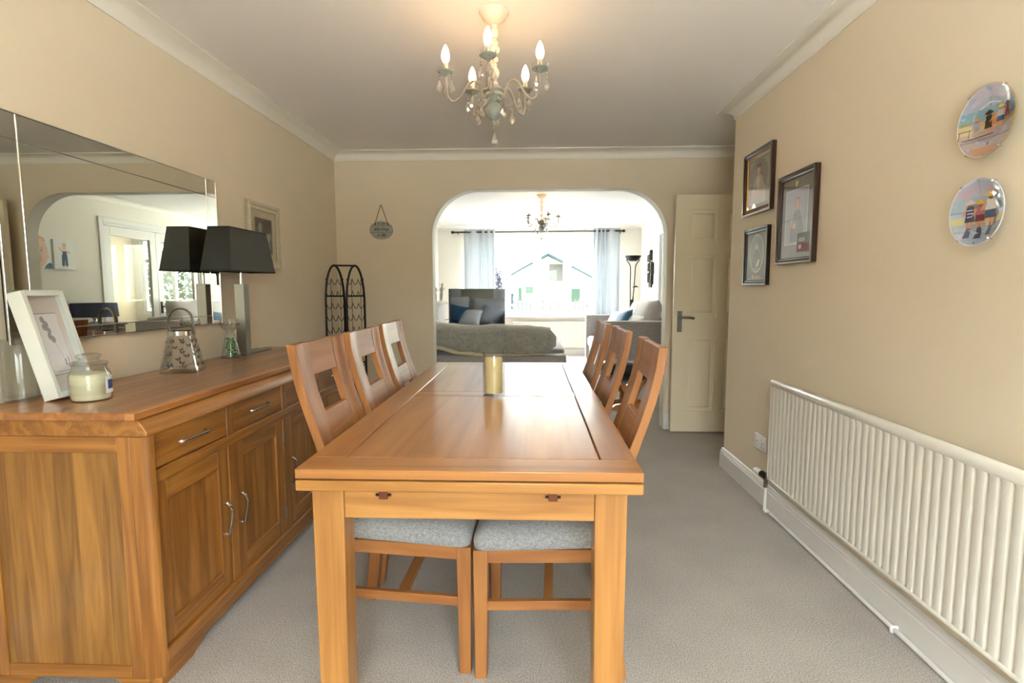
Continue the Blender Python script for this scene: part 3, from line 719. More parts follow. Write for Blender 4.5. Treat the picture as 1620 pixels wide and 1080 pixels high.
for face in range(4):
    Mr = Matrix.Rotation(R(90*face), 3, 'Z')
    for (px, pz) in ((-.024, .034), (.030, .030), (.004, .062), (-.032, .080), (.022, .090), (-.006, .110), (.018, .132), (-.022, .134)):
        px += rnd.uniform(-.004, .004); s = rnd.uniform(.009, .0115); hh = .070-(.070-.044)*(pz-.018)/.14+.0012
        if abs(px)+s > hh-.006: px *= .6
        ra = rnd.uniform(-.5, .5); tilt = -.026/.14
        mb = MB()
        for sg in (-1, 1):
            poly = [(0, .1), (sg*.9, 1.0), (sg*1.25, .75), (sg*.95, .05), (sg*.7, -.15), (sg*.85, -.75), (sg*.45, -.85), (0, -.2)]
            pp = []
            for a_, b_ in poly:
                x_ = (a_*math.cos(ra)-b_*math.sin(ra))*s; z_ = (a_*math.sin(ra)+b_*math.cos(ra))*s*.8
                pp.append(Mr @ Vector((hh+z_*tilt, px+x_, pz+z_)))
            mb.add(pp, [list(range(len(pp)))])
        o = mb.build('butterfly', bfm if k % 3 else bfd, t, smooth=False); k += 1
# bulb vase
t = thing('bulb_vase', 'small hourglass glass vase with green beads beside the lamp base', 'vase', (-1.572, 2.742, SZ))
MB().lathe([(0, 0), (.046, 0), (.048, .005), (.044, .03), (.024, .120), (.0175, .134), (.022, .143), (.040, .160), (.0455, .182), (.044, .203), (.0425, .203), (.043, .182), (.038, .164), (.018, .146), (.0155, .134), (.022, .118), (.041, .03), (.043, .008), (0, .006)], n=36).build('glass_body', GLASS, t)
rnd = random.Random(5); mb = MB(); mb2 = MB()
for k in range(90):
    z = rnd.uniform(.010, .105); rad = (.042-(z-.008)*.2)*.85*math.sqrt(rnd.random()); a = rnd.uniform(0, 2*PI); q = rnd.uniform(.003, .0052)
    (mb if k % 5 < 2 else mb2).lathe([(0, -q), (q*.8, -q*.5), (q, 0), (q*.8, q*.5), (0, q)], c=(rad*math.cos(a), rad*math.sin(a), z), n=6)
for k in range(9):
    a = k*2.4; mb.tube(smoothpath([(.012*math.cos(a), .012*math.sin(a), .02), (.02*math.cos(a), .02*math.sin(a), .06), (.012*math.cos(a+.4), .012*math.sin(a+.4), .10)], 4), .002, 5)
tag_ = mb.build('green_beads', GREENG, t); tag_['kind'] = 'stuff'
tag_ = mb2.build('pale_beads', plain('pale_blue_beads', (150, 178, 186), .3), t); tag_['kind'] = 'stuff'
mb = MB()
for k in range(14):
    a = 2*PI*k/14; mb.lathe([(0, -.0035), (.0035, 0), (0, .0035)], c=(.0462*math.cos(a), .0462*math.sin(a), .176), n=6)
mb.build('dark_bead_band', BLACK, t)
# table lamp
t = thing('table_lamp', 'brushed steel table lamp with slate tapered rectangular shade', 'lamp', (-1.572, 2.875, SZ))
MB().box(-.055, .035, -.045, .235, 0, .013).build('base_plate', NICKEL, t, bevel=.0015)
MB().box(-.026, .026, -.026, .026, .013, .385).build('pillar', NICKEL, t, bevel=.0015)
m2 = MB().lathe([(.008, .385), (.008, .49), (.013, .49), (.013, .53), (.008, .545)], n=14); m2.build('stem', CHROME, t)
def rcq(hx, hy, z): return [(-hx, -hy, z), (hx, -hy, z), (hx, hy, z), (-hx, hy, z)]
zb, zt = 1.312-SZ, 1.532-SZ
mb = MB(); mb.rings([rcq(.078, .232, zb), rcq(.056, .188, zt)], caps=False)
shd = mb.build('lamp_shade', [SHADE], t, solid=.0015, smooth=False)
mb = MB()
for hx, hy, z in ((.0785, .2325, zb+.002), (.0565, .1885, zt-.002)): mb.rings([rcq(hx-.002, hy-.002, z-.004), rcq(hx+.0008, hy+.0008, z-.004), rcq(hx+.0008, hy+.0008, z+.004), rcq(hx-.002, hy-.002, z+.004), rcq(hx-.002, hy-.002, z-.004)], caps=False)
mb.build('shade_trim', plain('black_binding', (20, 22, 24), .6), shd, smooth=False)
mb = MB()
for a, b in (((-.076, 0), (.076, 0)), ((0, -.228), (0, .228))): mb.tube([(a[0], a[1], zb+.012), (b[0], b[1], zb+.012)], .0018, 6)
mb.build('shade_carrier', CHROME, shd)

# ================================================================== left wall: mirror and picture
t = thing('wall_mirror', 'large frameless mirror with narrow mirrored border strips above the sideboard', 'mirror', (XL, 2.26, 1.04), world=True)
my0, my1, mz0, mz1, mw_ = 1.664, 2.856, 1.040, 1.784, .084
MB().box(XL+.001, XL+.016, my0+.01, my1-.01, mz0+.01, mz1-.01).build('backboard', BLACK, t)
ys = [(my0, my0+mw_), (my0+mw_+.001, my1-mw_-.001), (my1-mw_, my1)]; zs = [(mz0, mz0+mw_*.46), (mz0+mw_*.46+.001, mz1-mw_-.001), (mz1-mw_, mz1)]
def bevglass(y0, y1, z0, z1, nm):
    e = .006; x0, x1 = XL+.016, XL+.022; e = .001
    mb = MB(); mb.rings([[(x0, y0, z0), (x0, y1, z0), (x0, y1, z1), (x0, y0, z1)], [(x1-.0022, y0, z0), (x1-.0022, y1, z0), (x1-.0022, y1, z1), (x1-.0022, y0, z1)], [(x1, y0+e, z0+e), (x1, y1-e, z0+e), (x1, y1-e, z1-e), (x1, y0+e, z1-e)]])
    return mb.build(nm, MIRROR, t, smooth=False)
zs = [(mz0, mz0+.040), (mz0+.041, mz1-mw_-.001), (mz1-mw_, mz1)]
for i, (a, b) in enumerate(ys):
    for j, (c, d) in enumerate(zs):
        bevglass(a, b, c, d, 'mirror_panel' if (i, j) == (1, 1) else ('corner_panel' if i != 1 and j != 1 else 'border_strip'))

mb = MB(); xb = XL+.0225  # chrome rods added to catch the light as bright glass bevels would
for y in (my0, my0+mw_, my1-mw_, my1): mb = MB(); mb.tube([(xb, y, mz0), (xb, y, mz1)], .0022, 10); mb.build('glint_rod', CHROME, t)
for z in (mz0, mz0+.0405, mz1-mw_, mz1): mb = MB(); mb.tube([(xb, my0, z), (xb, my1, z)], .0022, 10); mb.build('glint_rod', CHROME, t)

def frame_wall(side, y0, y1, z0, z1, wd, dp, mat, t, prof=None, xw=None):
    """moulded frame on a side wall; side=+1 faces +x (left wall)"""
    xw = (XL if side > 0 else XR) if xw is None else xw
    prof = prof or [(0, 0), (0, dp), (wd*.35, dp*1.0), (wd*.6, dp*.75), (wd*.85, dp*.7), (wd, dp*.55), (wd, 0)]
    rg = []
    for d, h in prof:
        x = xw+side*(h+.001); rg.append([(x, y0+d, z0+d), (x, y1-d, z0+d), (x, y1-d, z1-d), (x, y0+d, z1-d)])
    mb = MB(); rg.append(rg[0]); mb.rings(rg, caps=False)
    return mb.build('frame', mat, t, smooth=False, bevel=.0012)
def person_shapes(cx, by, h, robe, skin, hair, w=.3, hat=None):
    s = [(robe, [(cx-w, by), (cx-w*.85, by+h*.35), (cx-w*.45, by+h*.62), (cx-w*.16, by+h*.70), (cx+w*.16, by+h*.70), (cx+w*.45, by+h*.62), (cx+w*.85, by+h*.35), (cx+w, by)]),
         (hair, ell(cx, by+h*.82, w*.34, h*.145)), (skin, ell(cx, by+h*.80, w*.24, h*.115)), (skin, rect(cx-w*.08, cx+w*.08, by+h*.66, by+h*.72))]
    if hat: s += [(hat, [(cx-w*.45, by+h*.93), (cx, by+h*.89), (cx+w*.45, by+h*.93), (cx, by+h*.98)]), (hat, rect(cx-w*.22, cx+w*.22, by+h*.86, by+h*.92))]
    return s
# silver picture near the corner
t = thing('picture_frame', 'small silver ornate frame with a dark photograph above the table lamp', 'picture', (XL, 3.38, 1.36), world=True)
frame_wall(1, 3.18, 3.585, 1.352, 1.752, .048, .022, SILVER, t)
art('print', t, (XL+.010, 3.226, 1.398), (0, 1, 0), (0, 0, 1), .313, .308, [((206, 192, 160), rect(0, 1, 0, 1)), ((150, 138, 112), rect(.15, .85, .14, .86)), ((48, 50, 54), rect(.17, .83, .16, .84)), ((96, 98, 100), ell(.34, .52, .11, .22)), ((150, 150, 148), ell(.36, .66, .07, .10)), ((176, 172, 168), ell(.60, .40, .12, .16)), ((120, 120, 120), ell(.56, .30, .2, .12)), ((140, 140, 138), ell(.72, .5, .06, .08))])
MB().box(XL+.0125, XL+.0135, 3.224, 3.541, 1.396, 1.708).build('glazing', PG, t)

# ================================================================== right wall pictures
U_, V_ = (0, -1, 0), (0, 0, 1)
t = thing('picture_frame', 'dark frame with gilt slip and graduation portrait, topmost of the three', 'picture', (XR, 3.25, 1.83), world=True)
y0, y1, z0, z1 = 3.045, 3.435, 1.652, 2.018
frame_wall(-1, y0, y1, z0, z1, .036, .026, MAHOG, t)
frame_wall(-1, y0+.034, y1-.034, z0+.034, z1-.034, .010, .014, GOLD, t).name = 'gilt_slip'
w_, h_ = y1-y0-.088, z1-z0-.088
art('print', t, (XR-.011, y1-.044, z0+.044), U_, V_, w_, h_, [((120, 118, 112), rect(0, 1, 0, 1)), ((150, 148, 142), rect(.05, .95, .05, .95)), ((110, 108, 106), ell(.5, .62, .42, .34))]+person_shapes(.5, .05, .86, (188, 184, 176), (206, 158, 138), (70, 54, 50), .36, (60, 58, 62))+[((226, 218, 190), [(.42, .5), (.5, .3), (.58, .5), (.5, .62)])])
MB().box(XR-.0135, XR-.0128, y0+.04, y1-.04, z0+.04, z1-.04).build('glazing', PG, t)
t = thing('picture_frame', 'large mahogany frame with crest and full length portrait, biggest of the three', 'picture', (XR, 2.77, 1.57), world=True)
y0, y1, z0, z1 = 2.575, 2.95, 1.343, 1.792
frame_wall(-1, y0, y1, z0, z1, .03, .028, MAHOG, t)
w_, h_ = y1-y0-.056, z1-z0-.056
art('print', t, (XR-.012, y1-.028, z0+.028), U_, V_, w_, h_, [((88, 86, 86), rect(0, 1, 0, 1)), ((212, 210, 220), rect(.13, .84, .17, .86)), ((160, 158, 178), rect(.15, .82, .18, .85))]+person_shapes(.52, .20, .58, (92, 92, 112), (208, 168, 148), (120, 96, 80), .22)+[((222, 190, 168), ell(.44, .40, .05, .035)), ((222, 190, 168), ell(.36, .44, .03, .05)), ((70, 92, 66), rect(.56, .95, .06, .30)), ((176, 110, 134), rect(.58, .93, .07, .17)), ((226, 206, 214), ell(.66, .13, .05, .03)), ((186, 190, 196), rect(.62, .80, .19, .24)), ((196, 188, 110), ell(.48, .93, .045, .03)), ((196, 188, 110), rect(.465, .495, .88, .96))])
MB().box(XR-.0145, XR-.0138, y0+.026, y1-.026, z0+.026, z1-.026).build('glazing', PG, t)
t = thing('picture_frame', 'black frame with an oval gold lined portrait, lowest of the three', 'picture', (XR, 3.24, 1.4), world=True)
y0, y1, z0, z1 = 3.065, 3.392, 1.240, 1.572
frame_wall(-1, y0, y1, z0, z1, .03, .024, BLACKP, t)
w_, h_ = y1-y0-.056, z1-z0-.056
art('print', t, (XR-.010, y1-.028, z0+.028), U_, V_, w_, h_, [((52, 56, 60), rect(0, 1, 0, 1)), ((226, 214, 176), rect(.04, .96, .03, .035)), ((74, 78, 82), rect(.03, .97, .12, .97)), ((222, 206, 160), ell(.5, .56, .36, .40, 32)), ((112, 134, 146), ell(.5, .56, .335, .38, 32))]+person_shapes(.5, .26, .56, (88, 100, 112), (206, 190, 176), (130, 130, 126), .24)+[((226, 222, 204), [(.50, .30), (.58, .28), (.68, .42), (.62, .45)]), ((216, 188, 96), ell(.34, .075, .035, .035))])
textmesh('caption', 'Graduation', .024, GOLD, (XR-.0125, (y0+y1)/2-.02, z0+.042), Vector(U_), Vector(V_), t, 0, 1, .0001)
MB().box(XR-.0135, XR-.0128, y0+.026, y1-.026, z0+.026, z1-.026).build('glazing', PG, t)

# ================================================================== decorative plates
def chord(y0, y1, r=1, tilt=0, n=10):
    """slice of a unit disc between two heights, in 0..1 coordinates"""
    pts = []
    for k in range(n+1):
        y = y0+(y1-y0)*k/n; pts.append((math.sqrt(max(0, r*r-y*y)), y))
    pts += [(-x, y) for x, y in pts[::-1]]
    c, s = math.cos(tilt), math.sin(tilt)
    return [(.5+.5*(x*c-y*s), .5+.5*(x*s+y*c)) for x, y in pts]
def child(cx, by, h, hat, top_, bot, skin=(214, 160, 130)):
    w = h*.29
    s = [(skin, rect(cx-w*.5, cx-w*.12, by, by+h*.35)), (skin, rect(cx+w*.12, cx+w*.5, by, by+h*.35)),
         (bot, [(cx-w*.75, by+h*.22), (cx+w*.75, by+h*.22), (cx+w*.6, by+h*.5), (cx-w*.6, by+h*.5)]),
         (top_, [(cx-w*.7, by+h*.45), (cx+w*.7, by+h*.45), (cx+w*.55, by+h*.76), (cx-w*.55, by+h*.76)]),
         (skin, [(cx-w*.6, by+h*.72), (cx-w*1.3, by+h*.48), (cx-w*1.05, by+h*.44), (cx-w*.5, by+h*.62)]),
         (skin, [(cx+w*.6, by+h*.72), (cx+w*1.3, by+h*.48), (cx+w*1.05, by+h*.44), (cx+w*.5, by+h*.62)]),
         ((150, 100, 66), ell(cx, by+h*.83, w*.42, h*.09, 12)), (hat, ell(cx, by+h*.88, w*.8, h*.06, 14)), (hat, ell(cx, by+h*.93, w*.45, h*.07, 12))]
    return s
PLT = plain('plate_glaze', (214, 216, 226), .12, coat=1)
def plate(label, cy, cz, r, rim, bands, kids):
    t = thing('wall_plate', label, 'plate', (XR, cy, cz), group='painted plates on the radiator wall')
    Mr = Matrix.Rotation(R(-90), 4, 'Y')
    MB().lathe([(0, .012), (r*.55, .010), (r*.60, .011), (r*.93, .022), (r*.99, .027), (r, .029), (r*.985, .030), (r*.93, .0255), (r*.62, .0155), (0, .0145)], M=Mr, n=56).build('dish', [PLT], t)
    mb = MB(); mb.lathe([(r*.985, .0295), (r*1.002, .030), (r*1.002, .0275), (r*.985, .0295)], M=Mr, n=56); mb.build('rim_line', rim, t)
    # picture painted over the whole dish: follows its curved profile
    sc_ = r*.965
    def zz(x, y):
        d = math.hypot(x-.5, y-.5)*2*.965
        if d < .62: return .0150
        if d < .93: return .0155+(d-.62)/.31*.0103
        return .0258+(d-.93)/.06*.0045
    mb = MB(); mats = []; lift = 0
    def clip(poly, N_=24):
        return poly
    for rgb, pts in bands+kids:
        mt = ac(rgb, .15)
        mt.node_tree.nodes['Principled BSDF'].inputs['Coat Weight'].default_value = 1
        if mt not in mats: mats.append(mt)
        dense = []
        for i in range(len(pts)):
            (xa, ya), (xb_, yb_) = pts[i], pts[(i+1) % len(pts)]; k_ = max(1, int(math.hypot(xb_-xa, yb_-ya)/.06))
            dense += [(xa+(xb_-xa)*q/k_, ya+(yb_-ya)*q/k_) for q in range(k_)]
        pts = dense
        cx = sum(p[0] for p in pts)/len(pts); cy_ = sum(p[1] for p in pts)/len(pts)
        # subdivide as rings from the centroid so the colour sheet bends with the dish
        K = 7; base = len(mb.v); n = len(pts)
        for q in range(K+1):
            for (x, y) in pts:
                X = cx+(x-cx)*q/K; Y = cy_+(y-cy_)*q/K
                mb.v.append((-(zz(X, Y)+.0003+lift), -(X-.5)*2*sc_, (Y-.5)*2*sc_))
        for q in range(K):
            for i in range(n):
                j = (i+1) % n; mb.f.append([base+q*n+i, base+q*n+j, base+(q+1)*n+j, base+(q+1)*n+i]); mb.m.append(mats.index(mt))
        lift += .00011
    me = bpy.data.meshes.new('painting'); me.from_pydata(mb.v, [], mb.f)
    for mt in mats: me.materials.append(mt)
    for p, mi in zip(me.polygons, mb.m): p.material_index = mi; p.use_smooth = True
    o = bpy.data.objects.new('painting', me); col.objects.link(o); o.parent = t
    for a in (55, 125, 235, 305):
        c, s = math.cos(R(a)), math.sin(R(a)); m2 = MB()
        m2.tube([(-.022, c*r*1.01, s*r*1.01), (-.030, c*r*1.015, s*r*1.015), (-.034, c*r*.97, s*r*.97)], .0022, 6); m2.build('wire_clip', CHROME, t)
    return t
G_ = GOLD
plate('round plate with gold rim and promenade beach scene, the upper plate', 1.640, 1.692, .101, G_,
      [((170, 180, 198), chord(-1, 1)), ((196, 190, 208), chord(.55, 1)), ((132, 168, 186), chord(.02, .42)), ((196, 182, 140), chord(-.26, .06)), ((176, 160, 156), chord(-.9, -.22)), ((190, 140, 104), chord(-.99, -.72)), ((150, 140, 146), chord(-.5, -.44))],
      child(.28, .36, .24, (214, 168, 60), (160, 168, 190), (150, 158, 180))+child(.50, .33, .33, (40, 38, 40), (56, 60, 44), (70, 60, 50))+child(.60, .38, .22, (196, 150, 90), (196, 130, 76), (190, 130, 70))+child(.71, .38, .30, (214, 196, 110), (180, 196, 210), (66, 84, 116))+child(.84, .42, .26, (90, 60, 70), (140, 50, 84), (140, 60, 90))
      + [((90, 80, 50), rect(.03, .22, .44, .452)), ((90, 80, 50), rect(.04, .05, .32, .45)), ((90, 80, 50), rect(.18, .19, .32, .45)), ((170, 150, 60), rect(.06, .2, .53, .56)), ((60, 50, 46), rect(.10, .62, .30, .312))])
plate('round plate with pale rim and three children paddling, the lower plate', 1.648, 1.438, .098, plain('pale_rim', (226, 228, 234), .2),
      [((186, 190, 208), chord(-1, 1)), ((206, 176, 196), chord(.52, .72)), ((166, 186, 200), chord(.1, .5)), ((140, 172, 190), chord(.02, .10)), ((206, 198, 150), chord(-.34, -.12)), ((160, 176, 196), chord(-.99, -.34)), ((140, 160, 186), chord(-.6, -.54))],
      [((90, 96, 128), [(.25, .12), (.36, .12), (.34, .27), (.27, .27)]), ((70, 76, 110), [(.44, .10), (.58, .10), (.55, .27), (.47, .27)]), ((96, 104, 136), [(.66, .14), (.76, .14), (.75, .28), (.68, .28)])]
      +child(.32, .27, .44, (226, 214, 214), (70, 76, 120), (70, 76, 120))+[((224, 224, 232), rect(.265, .375, .49, .505)), ((224, 224, 232), rect(.265, .375, .54, .555)), ((224, 224, 232), rect(.265, .375, .44, .455))]
      +child(.52, .27, .42, (216, 176, 90), (176, 110, 120), (130, 50, 70))+child(.72, .28, .52, (216, 176, 90), (224, 224, 226), (70, 88, 120)))

# ================================================================== hanging sign
t = thing('hanging_sign', 'oval grey plank sign with script lettering hanging from a cord', 'sign', (-1.30, YW, 1.726), world=True)
pts = ell(-1.301, 1.726, .102, .078, 40)
o = MB().prism(pts, 1, YW-.012, YW-.002).build('board', plain('weathered_grey_board', (168, 168, 158), .8, var=.12, vscale=30), t, bevel=.001)
mb = MB()
for z in (1.762, 1.708): mb.box(-1.301-.102*math.sqrt(1-((z-1.726)/.078)**2)+.003, -1.301+.102*math.sqrt(1-((z-1.726)/.078)**2)-.003, YW-.0126, YW-.0119, z-.0012, z+.0012)
mb.build('plank_joint', ac((86, 84, 76)), o)
inkm = ac((52, 56, 62))
textmesh('lettering', "it's the", .030, inkm, (-1.303, YW-.0125, 1.772), Vector((1, 0, 0)), Vector((0, 0, 1)), o, .35, .9)
textmesh('lettering', 'little things', .036, inkm, (-1.300, YW-.0125, 1.724), Vector((1, 0, 0)), Vector((0, 0, 1)), o, .35, .86)
textmesh('lettering', 'in life', .040, inkm, (-1.300, YW-.0125, 1.672), Vector((1, 0, 0)), Vector((0, 0, 1)), o, .35, .9)
mb = MB(); mb.tube([(-1.352, YW-.014, 1.778), (-1.350, YW-.012, 1.79), (-1.303, YW-.008, 1.938), (-1.300, YW-.010, 1.940), (-1.297, YW-.008, 1.938), (-1.245, YW-.012, 1.79), (-1.243, YW-.014, 1.778)], .0028, 8); mb.build('cord', ROPE, t)
mb = MB(); mb.tube([(-1.30, YW-.0005, 1.936), (-1.30, YW-.013, 1.936)], .002, 6); mb.build('hook', NICKEL, t)
mb = MB()
for x in (-1.353, -1.242): mb.lathe([(0, -.007), (.006, -.004), (.007, 0), (.006, .004), (0, .007)], c=(x, YW-.016, 1.776), n=8)
mb.build('knot', ac((70, 44, 24)), t)

# ================================================================== wine rack in the corner
t = thing('wine_rack', 'tall black metal double arched wine rack standing in the corner', 'wine rack', (-1.52, 4.34, 0), world=True)
def rack_panel(A, B, nm):
    A = Vector((A[0], A[1], 0)); B = Vector((B[0], B[1], 0)); W_ = (B-A).length; d = (B-A).normalized(); hh = 1.41; hw = W_/2; ah = .30
    def P(u, z, o=0): return A+d*u+Vector((0, 0, z))+Vector((d.y, -d.x, 0))*o
    path = [P(0, 0), P(0, .5), P(0, hh-ah)]+[P(hw-hw*math.cos(a), hh-ah+ah*math.sin(a)) for a in [PI*k/20 for k in range(1, 20)]]+[P(W_, hh-ah), P(W_, .5), P(W_, 0)]
    m2 = MB(); m2.tube(path, .009, 8); fr = m2.build(nm, BLACK, t)
    for z in (1.165, .62, .08):
        m2 = MB(); m2.tube([P(0, z), P(W_, z)], .006, 8); m2.build('cross_bar', BLACK, t)
    for u in (W_*.30, W_*.80):
        m2 = MB(); m2.tube([P(u, 1.30), P(u, .08)], .0022, 6); m2.build('upright_wire', BLACK, t)
    z = 1.285
    while z > .12:
        pts = []
        n = 36
        for k in range(n+1):
            u = k/n; ph = (u*3.0) % 1.0 if k < n else 1.0
            pts.append(P(.004+u*(W_-.008), z+.02-.048*math.sin(PI*ph)**.8 if 0 < ph < 1 else z+.02))
        m2 = MB(); m2.tube(pts, .0026, 6); m2.build('bottle_cradle', BLACK, t)
        z -= .097
cA, cB, cB2, cC = (-1.655, 4.28), (-1.510, 4.30), (-1.492, 4.30), (-1.378, 4.40)
rack_panel(cA, cB, 'arch_frame'); rack_panel(cB2, cC, 'arch_frame')
m2 = MB(); m2.tube([(-1.583, 4.29, 1.409), (-1.435, 4.35, 1.409)], .007, 8); m2.build('top_bar', BLACK, t)
mb = MB()
for (x, y) in (cA, cB, cB2, cC): mb.tube([(x, y, .005), (x+.05, y+.16, .005), (x+.05, y+.16, .08)], .006, 8)
mb.build('foot_bar', BLACK, t)
# dark box on the floor beside the sideboard, seen through the nearest chair
t = thing('storage_box', 'dark navy box on the floor between sideboard and wine rack', 'box', (-1.43, 3.95, 0), world=True)
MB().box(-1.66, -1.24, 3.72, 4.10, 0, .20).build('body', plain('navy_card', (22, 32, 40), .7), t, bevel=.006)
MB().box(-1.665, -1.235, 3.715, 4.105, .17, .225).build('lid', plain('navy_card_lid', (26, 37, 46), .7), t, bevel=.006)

# ================================================================== radiator, valve and pipe, socket
def radiator(name, label, x_face, y0, y1, z0, z1, axis, sgn, wallc, pitch=.0405, group=None, mat=RADP):
    """panel radiator; face plane at x_face, sgn points from the wall into the room; axis 0: panel runs along y, 1: along x"""
    L_ = y1-y0
    def P(u, d, z): return (x_face-sgn*d, y0+u, z) if axis == 0 else (y0+u, x_face-sgn*d, z)
    t = thing(name, label, 'radiator', P(L_/2, 0, z0), group=group, world=True)
    n = int(L_/pitch); rg = []; prof = []
    for k in range(n):
        for q, dd in ((0, .0015), (.06, .0), (.35, .0), (.62, .0), (.70, .0015), (.76, .0045), (.84, .0062), (.92, .0045)):
            prof.append(((k+q)*L_/n, dd))
    prof.append((L_, 0))
    rows = []
    for z, blend in ((z0+.020, 0), (z0+.034, 1), (z1-.060, 1), (z1-.046, 0)):
        rows.append([P(u, .004+d*blend*1.0, z) for u, d in prof])
    mb = MB(); b = 0
    for r in rows: mb.v += r
    nn = len(prof)
    for i in range(3):
        for k in range(nn-1): mb.f.append([i*nn+k, i*nn+k+1, (i+1)*nn+k+1, (i+1)*nn+k]); mb.m.append(0)
    pan = mb.build('ribbed_panel', mat, t, ang=50)
    m2 = MB(); a = P(0, .016, z0+.01); c = P(L_, .024, z1-.01); m2.box(min(a[0], c[0]), max(a[0], c[0]), min(a[1], c[1]), max(a[1], c[1]), z0+.01, z1-.01); m2.build('back_plate', mat, t, bevel=.003)
    for z, r in ((z1-.028, (.015, .022)), (z0+.012, (.011, .012))):
        m2 = MB(); m2.tube([P(.0, .012, z), P(.006, .012, z), P(L_-.006, .012, z), P(L_, .012, z)], [(r[1]*.8, r[0]*.8), (r[1], r[0]), (r[1], r[0]), (r[1]*.8, r[0]*.8)], 14, flat=(0, 0, 1)); m2.build('header_tube', mat, t)
    for u in (L_*.12, L_*.88):
        m2 = MB(); a = P(u-.012, .024, 0); w = wallc+sgn*.002; m2.box(min(a[0], w) if axis == 0 else P(u-.012, 0, 0)[0], max(a[0], w) if axis == 0 else P(u+.012, 0, 0)[0], P(u-.012, 0, 0)[1] if axis == 0 else min(a[1], w), P(u+.012, 0, 0)[1] if axis == 0 else max(a[1], w), z0+.08, z1-.09); m2.build('bracket', mat, t)
    return t, P
rt_, RP = radiator('radiator', 'long white ribbed panel radiator on the wall under the plates', 1.252, 1.05, 2.845, .198, .757, 0, -1, XR)
vb = MB(); vb.tube([(1.264, 2.845, .206), (1.264, 2.875, .206)], .010, 10); vb.tube([(1.264, 2.875, .228), (1.264, 2.875, .150)], .0105, 10); vv = vb.build('valve_body', NICKEL, rt_)
vb = MB(); vb.tube([(1.262, 2.868, .212), (1.256, 2.91, .214)], [.017, .019], 14); vb.build('valve_collar', RUBBER, vv)
vb = MB(); vb.tube([(1.256, 2.908, .214), (1.246, 2.965, .217), (1.245, 2.972, .217)], [.0165, .0155, .012], 16); vb.build('valve_head', PVC, vv)
t = thing('heating_pipe', 'thin white heating pipe clipped along the skirting under the radiator', 'pipe', (1.28, 2.875, 0), world=True)
vb = MB(); vb.tube([(1.264, 2.875, .155), (1.264, 2.875, .02)], .0075, 10); vb.build('riser', GLOSSW, t)
vb = MB(); vb.tube([(1.290, 2.90, .013), (1.284, 2.875, .013), (1.288, 2.80, .013), (1.289, YB+.05, .013)], .0085, 10); vb.build('floor_run', GLOSSW, t)
vb = MB(); vb.tube([(1.264, 2.875, .018), (1.284, 2.875, .013)], .009, 10); vb.build('elbow', GLOSSW, t)
for y in (1.86, 1.0): MB().box(1.276, 1.302, y-.006, y+.006, 0, .024).build('pipe_clip', PVC, t, bevel=.002)
t = thing('wall_socket', 'white double plug socket on the wall beside the radiator', 'socket', (XR, 3.08, .34), world=True)
b = MB().box(XR-.010, XR, 3.005, 3.152, .297, .383).build('face_plate', PVC, t, bevel=.003)
for y in (3.115, 3.042):
    MB().box(XR-.0135, XR-.010, y-.008, y+.008, .352, .372).build('rocker_switch', PVC, b, bevel=.001)
    mb = MB(); mb.box(XR-.0104, XR-.0098, y-.0025, y+.0025, .333, .342); mb.box(XR-.0104, XR-.0098, y-.016, y-.010, .316, .3205); mb.box(XR-.0104, XR-.0098, y+.010, y+.016, .316, .3205)
    mb.build('pin_holes', RUBBER, b)

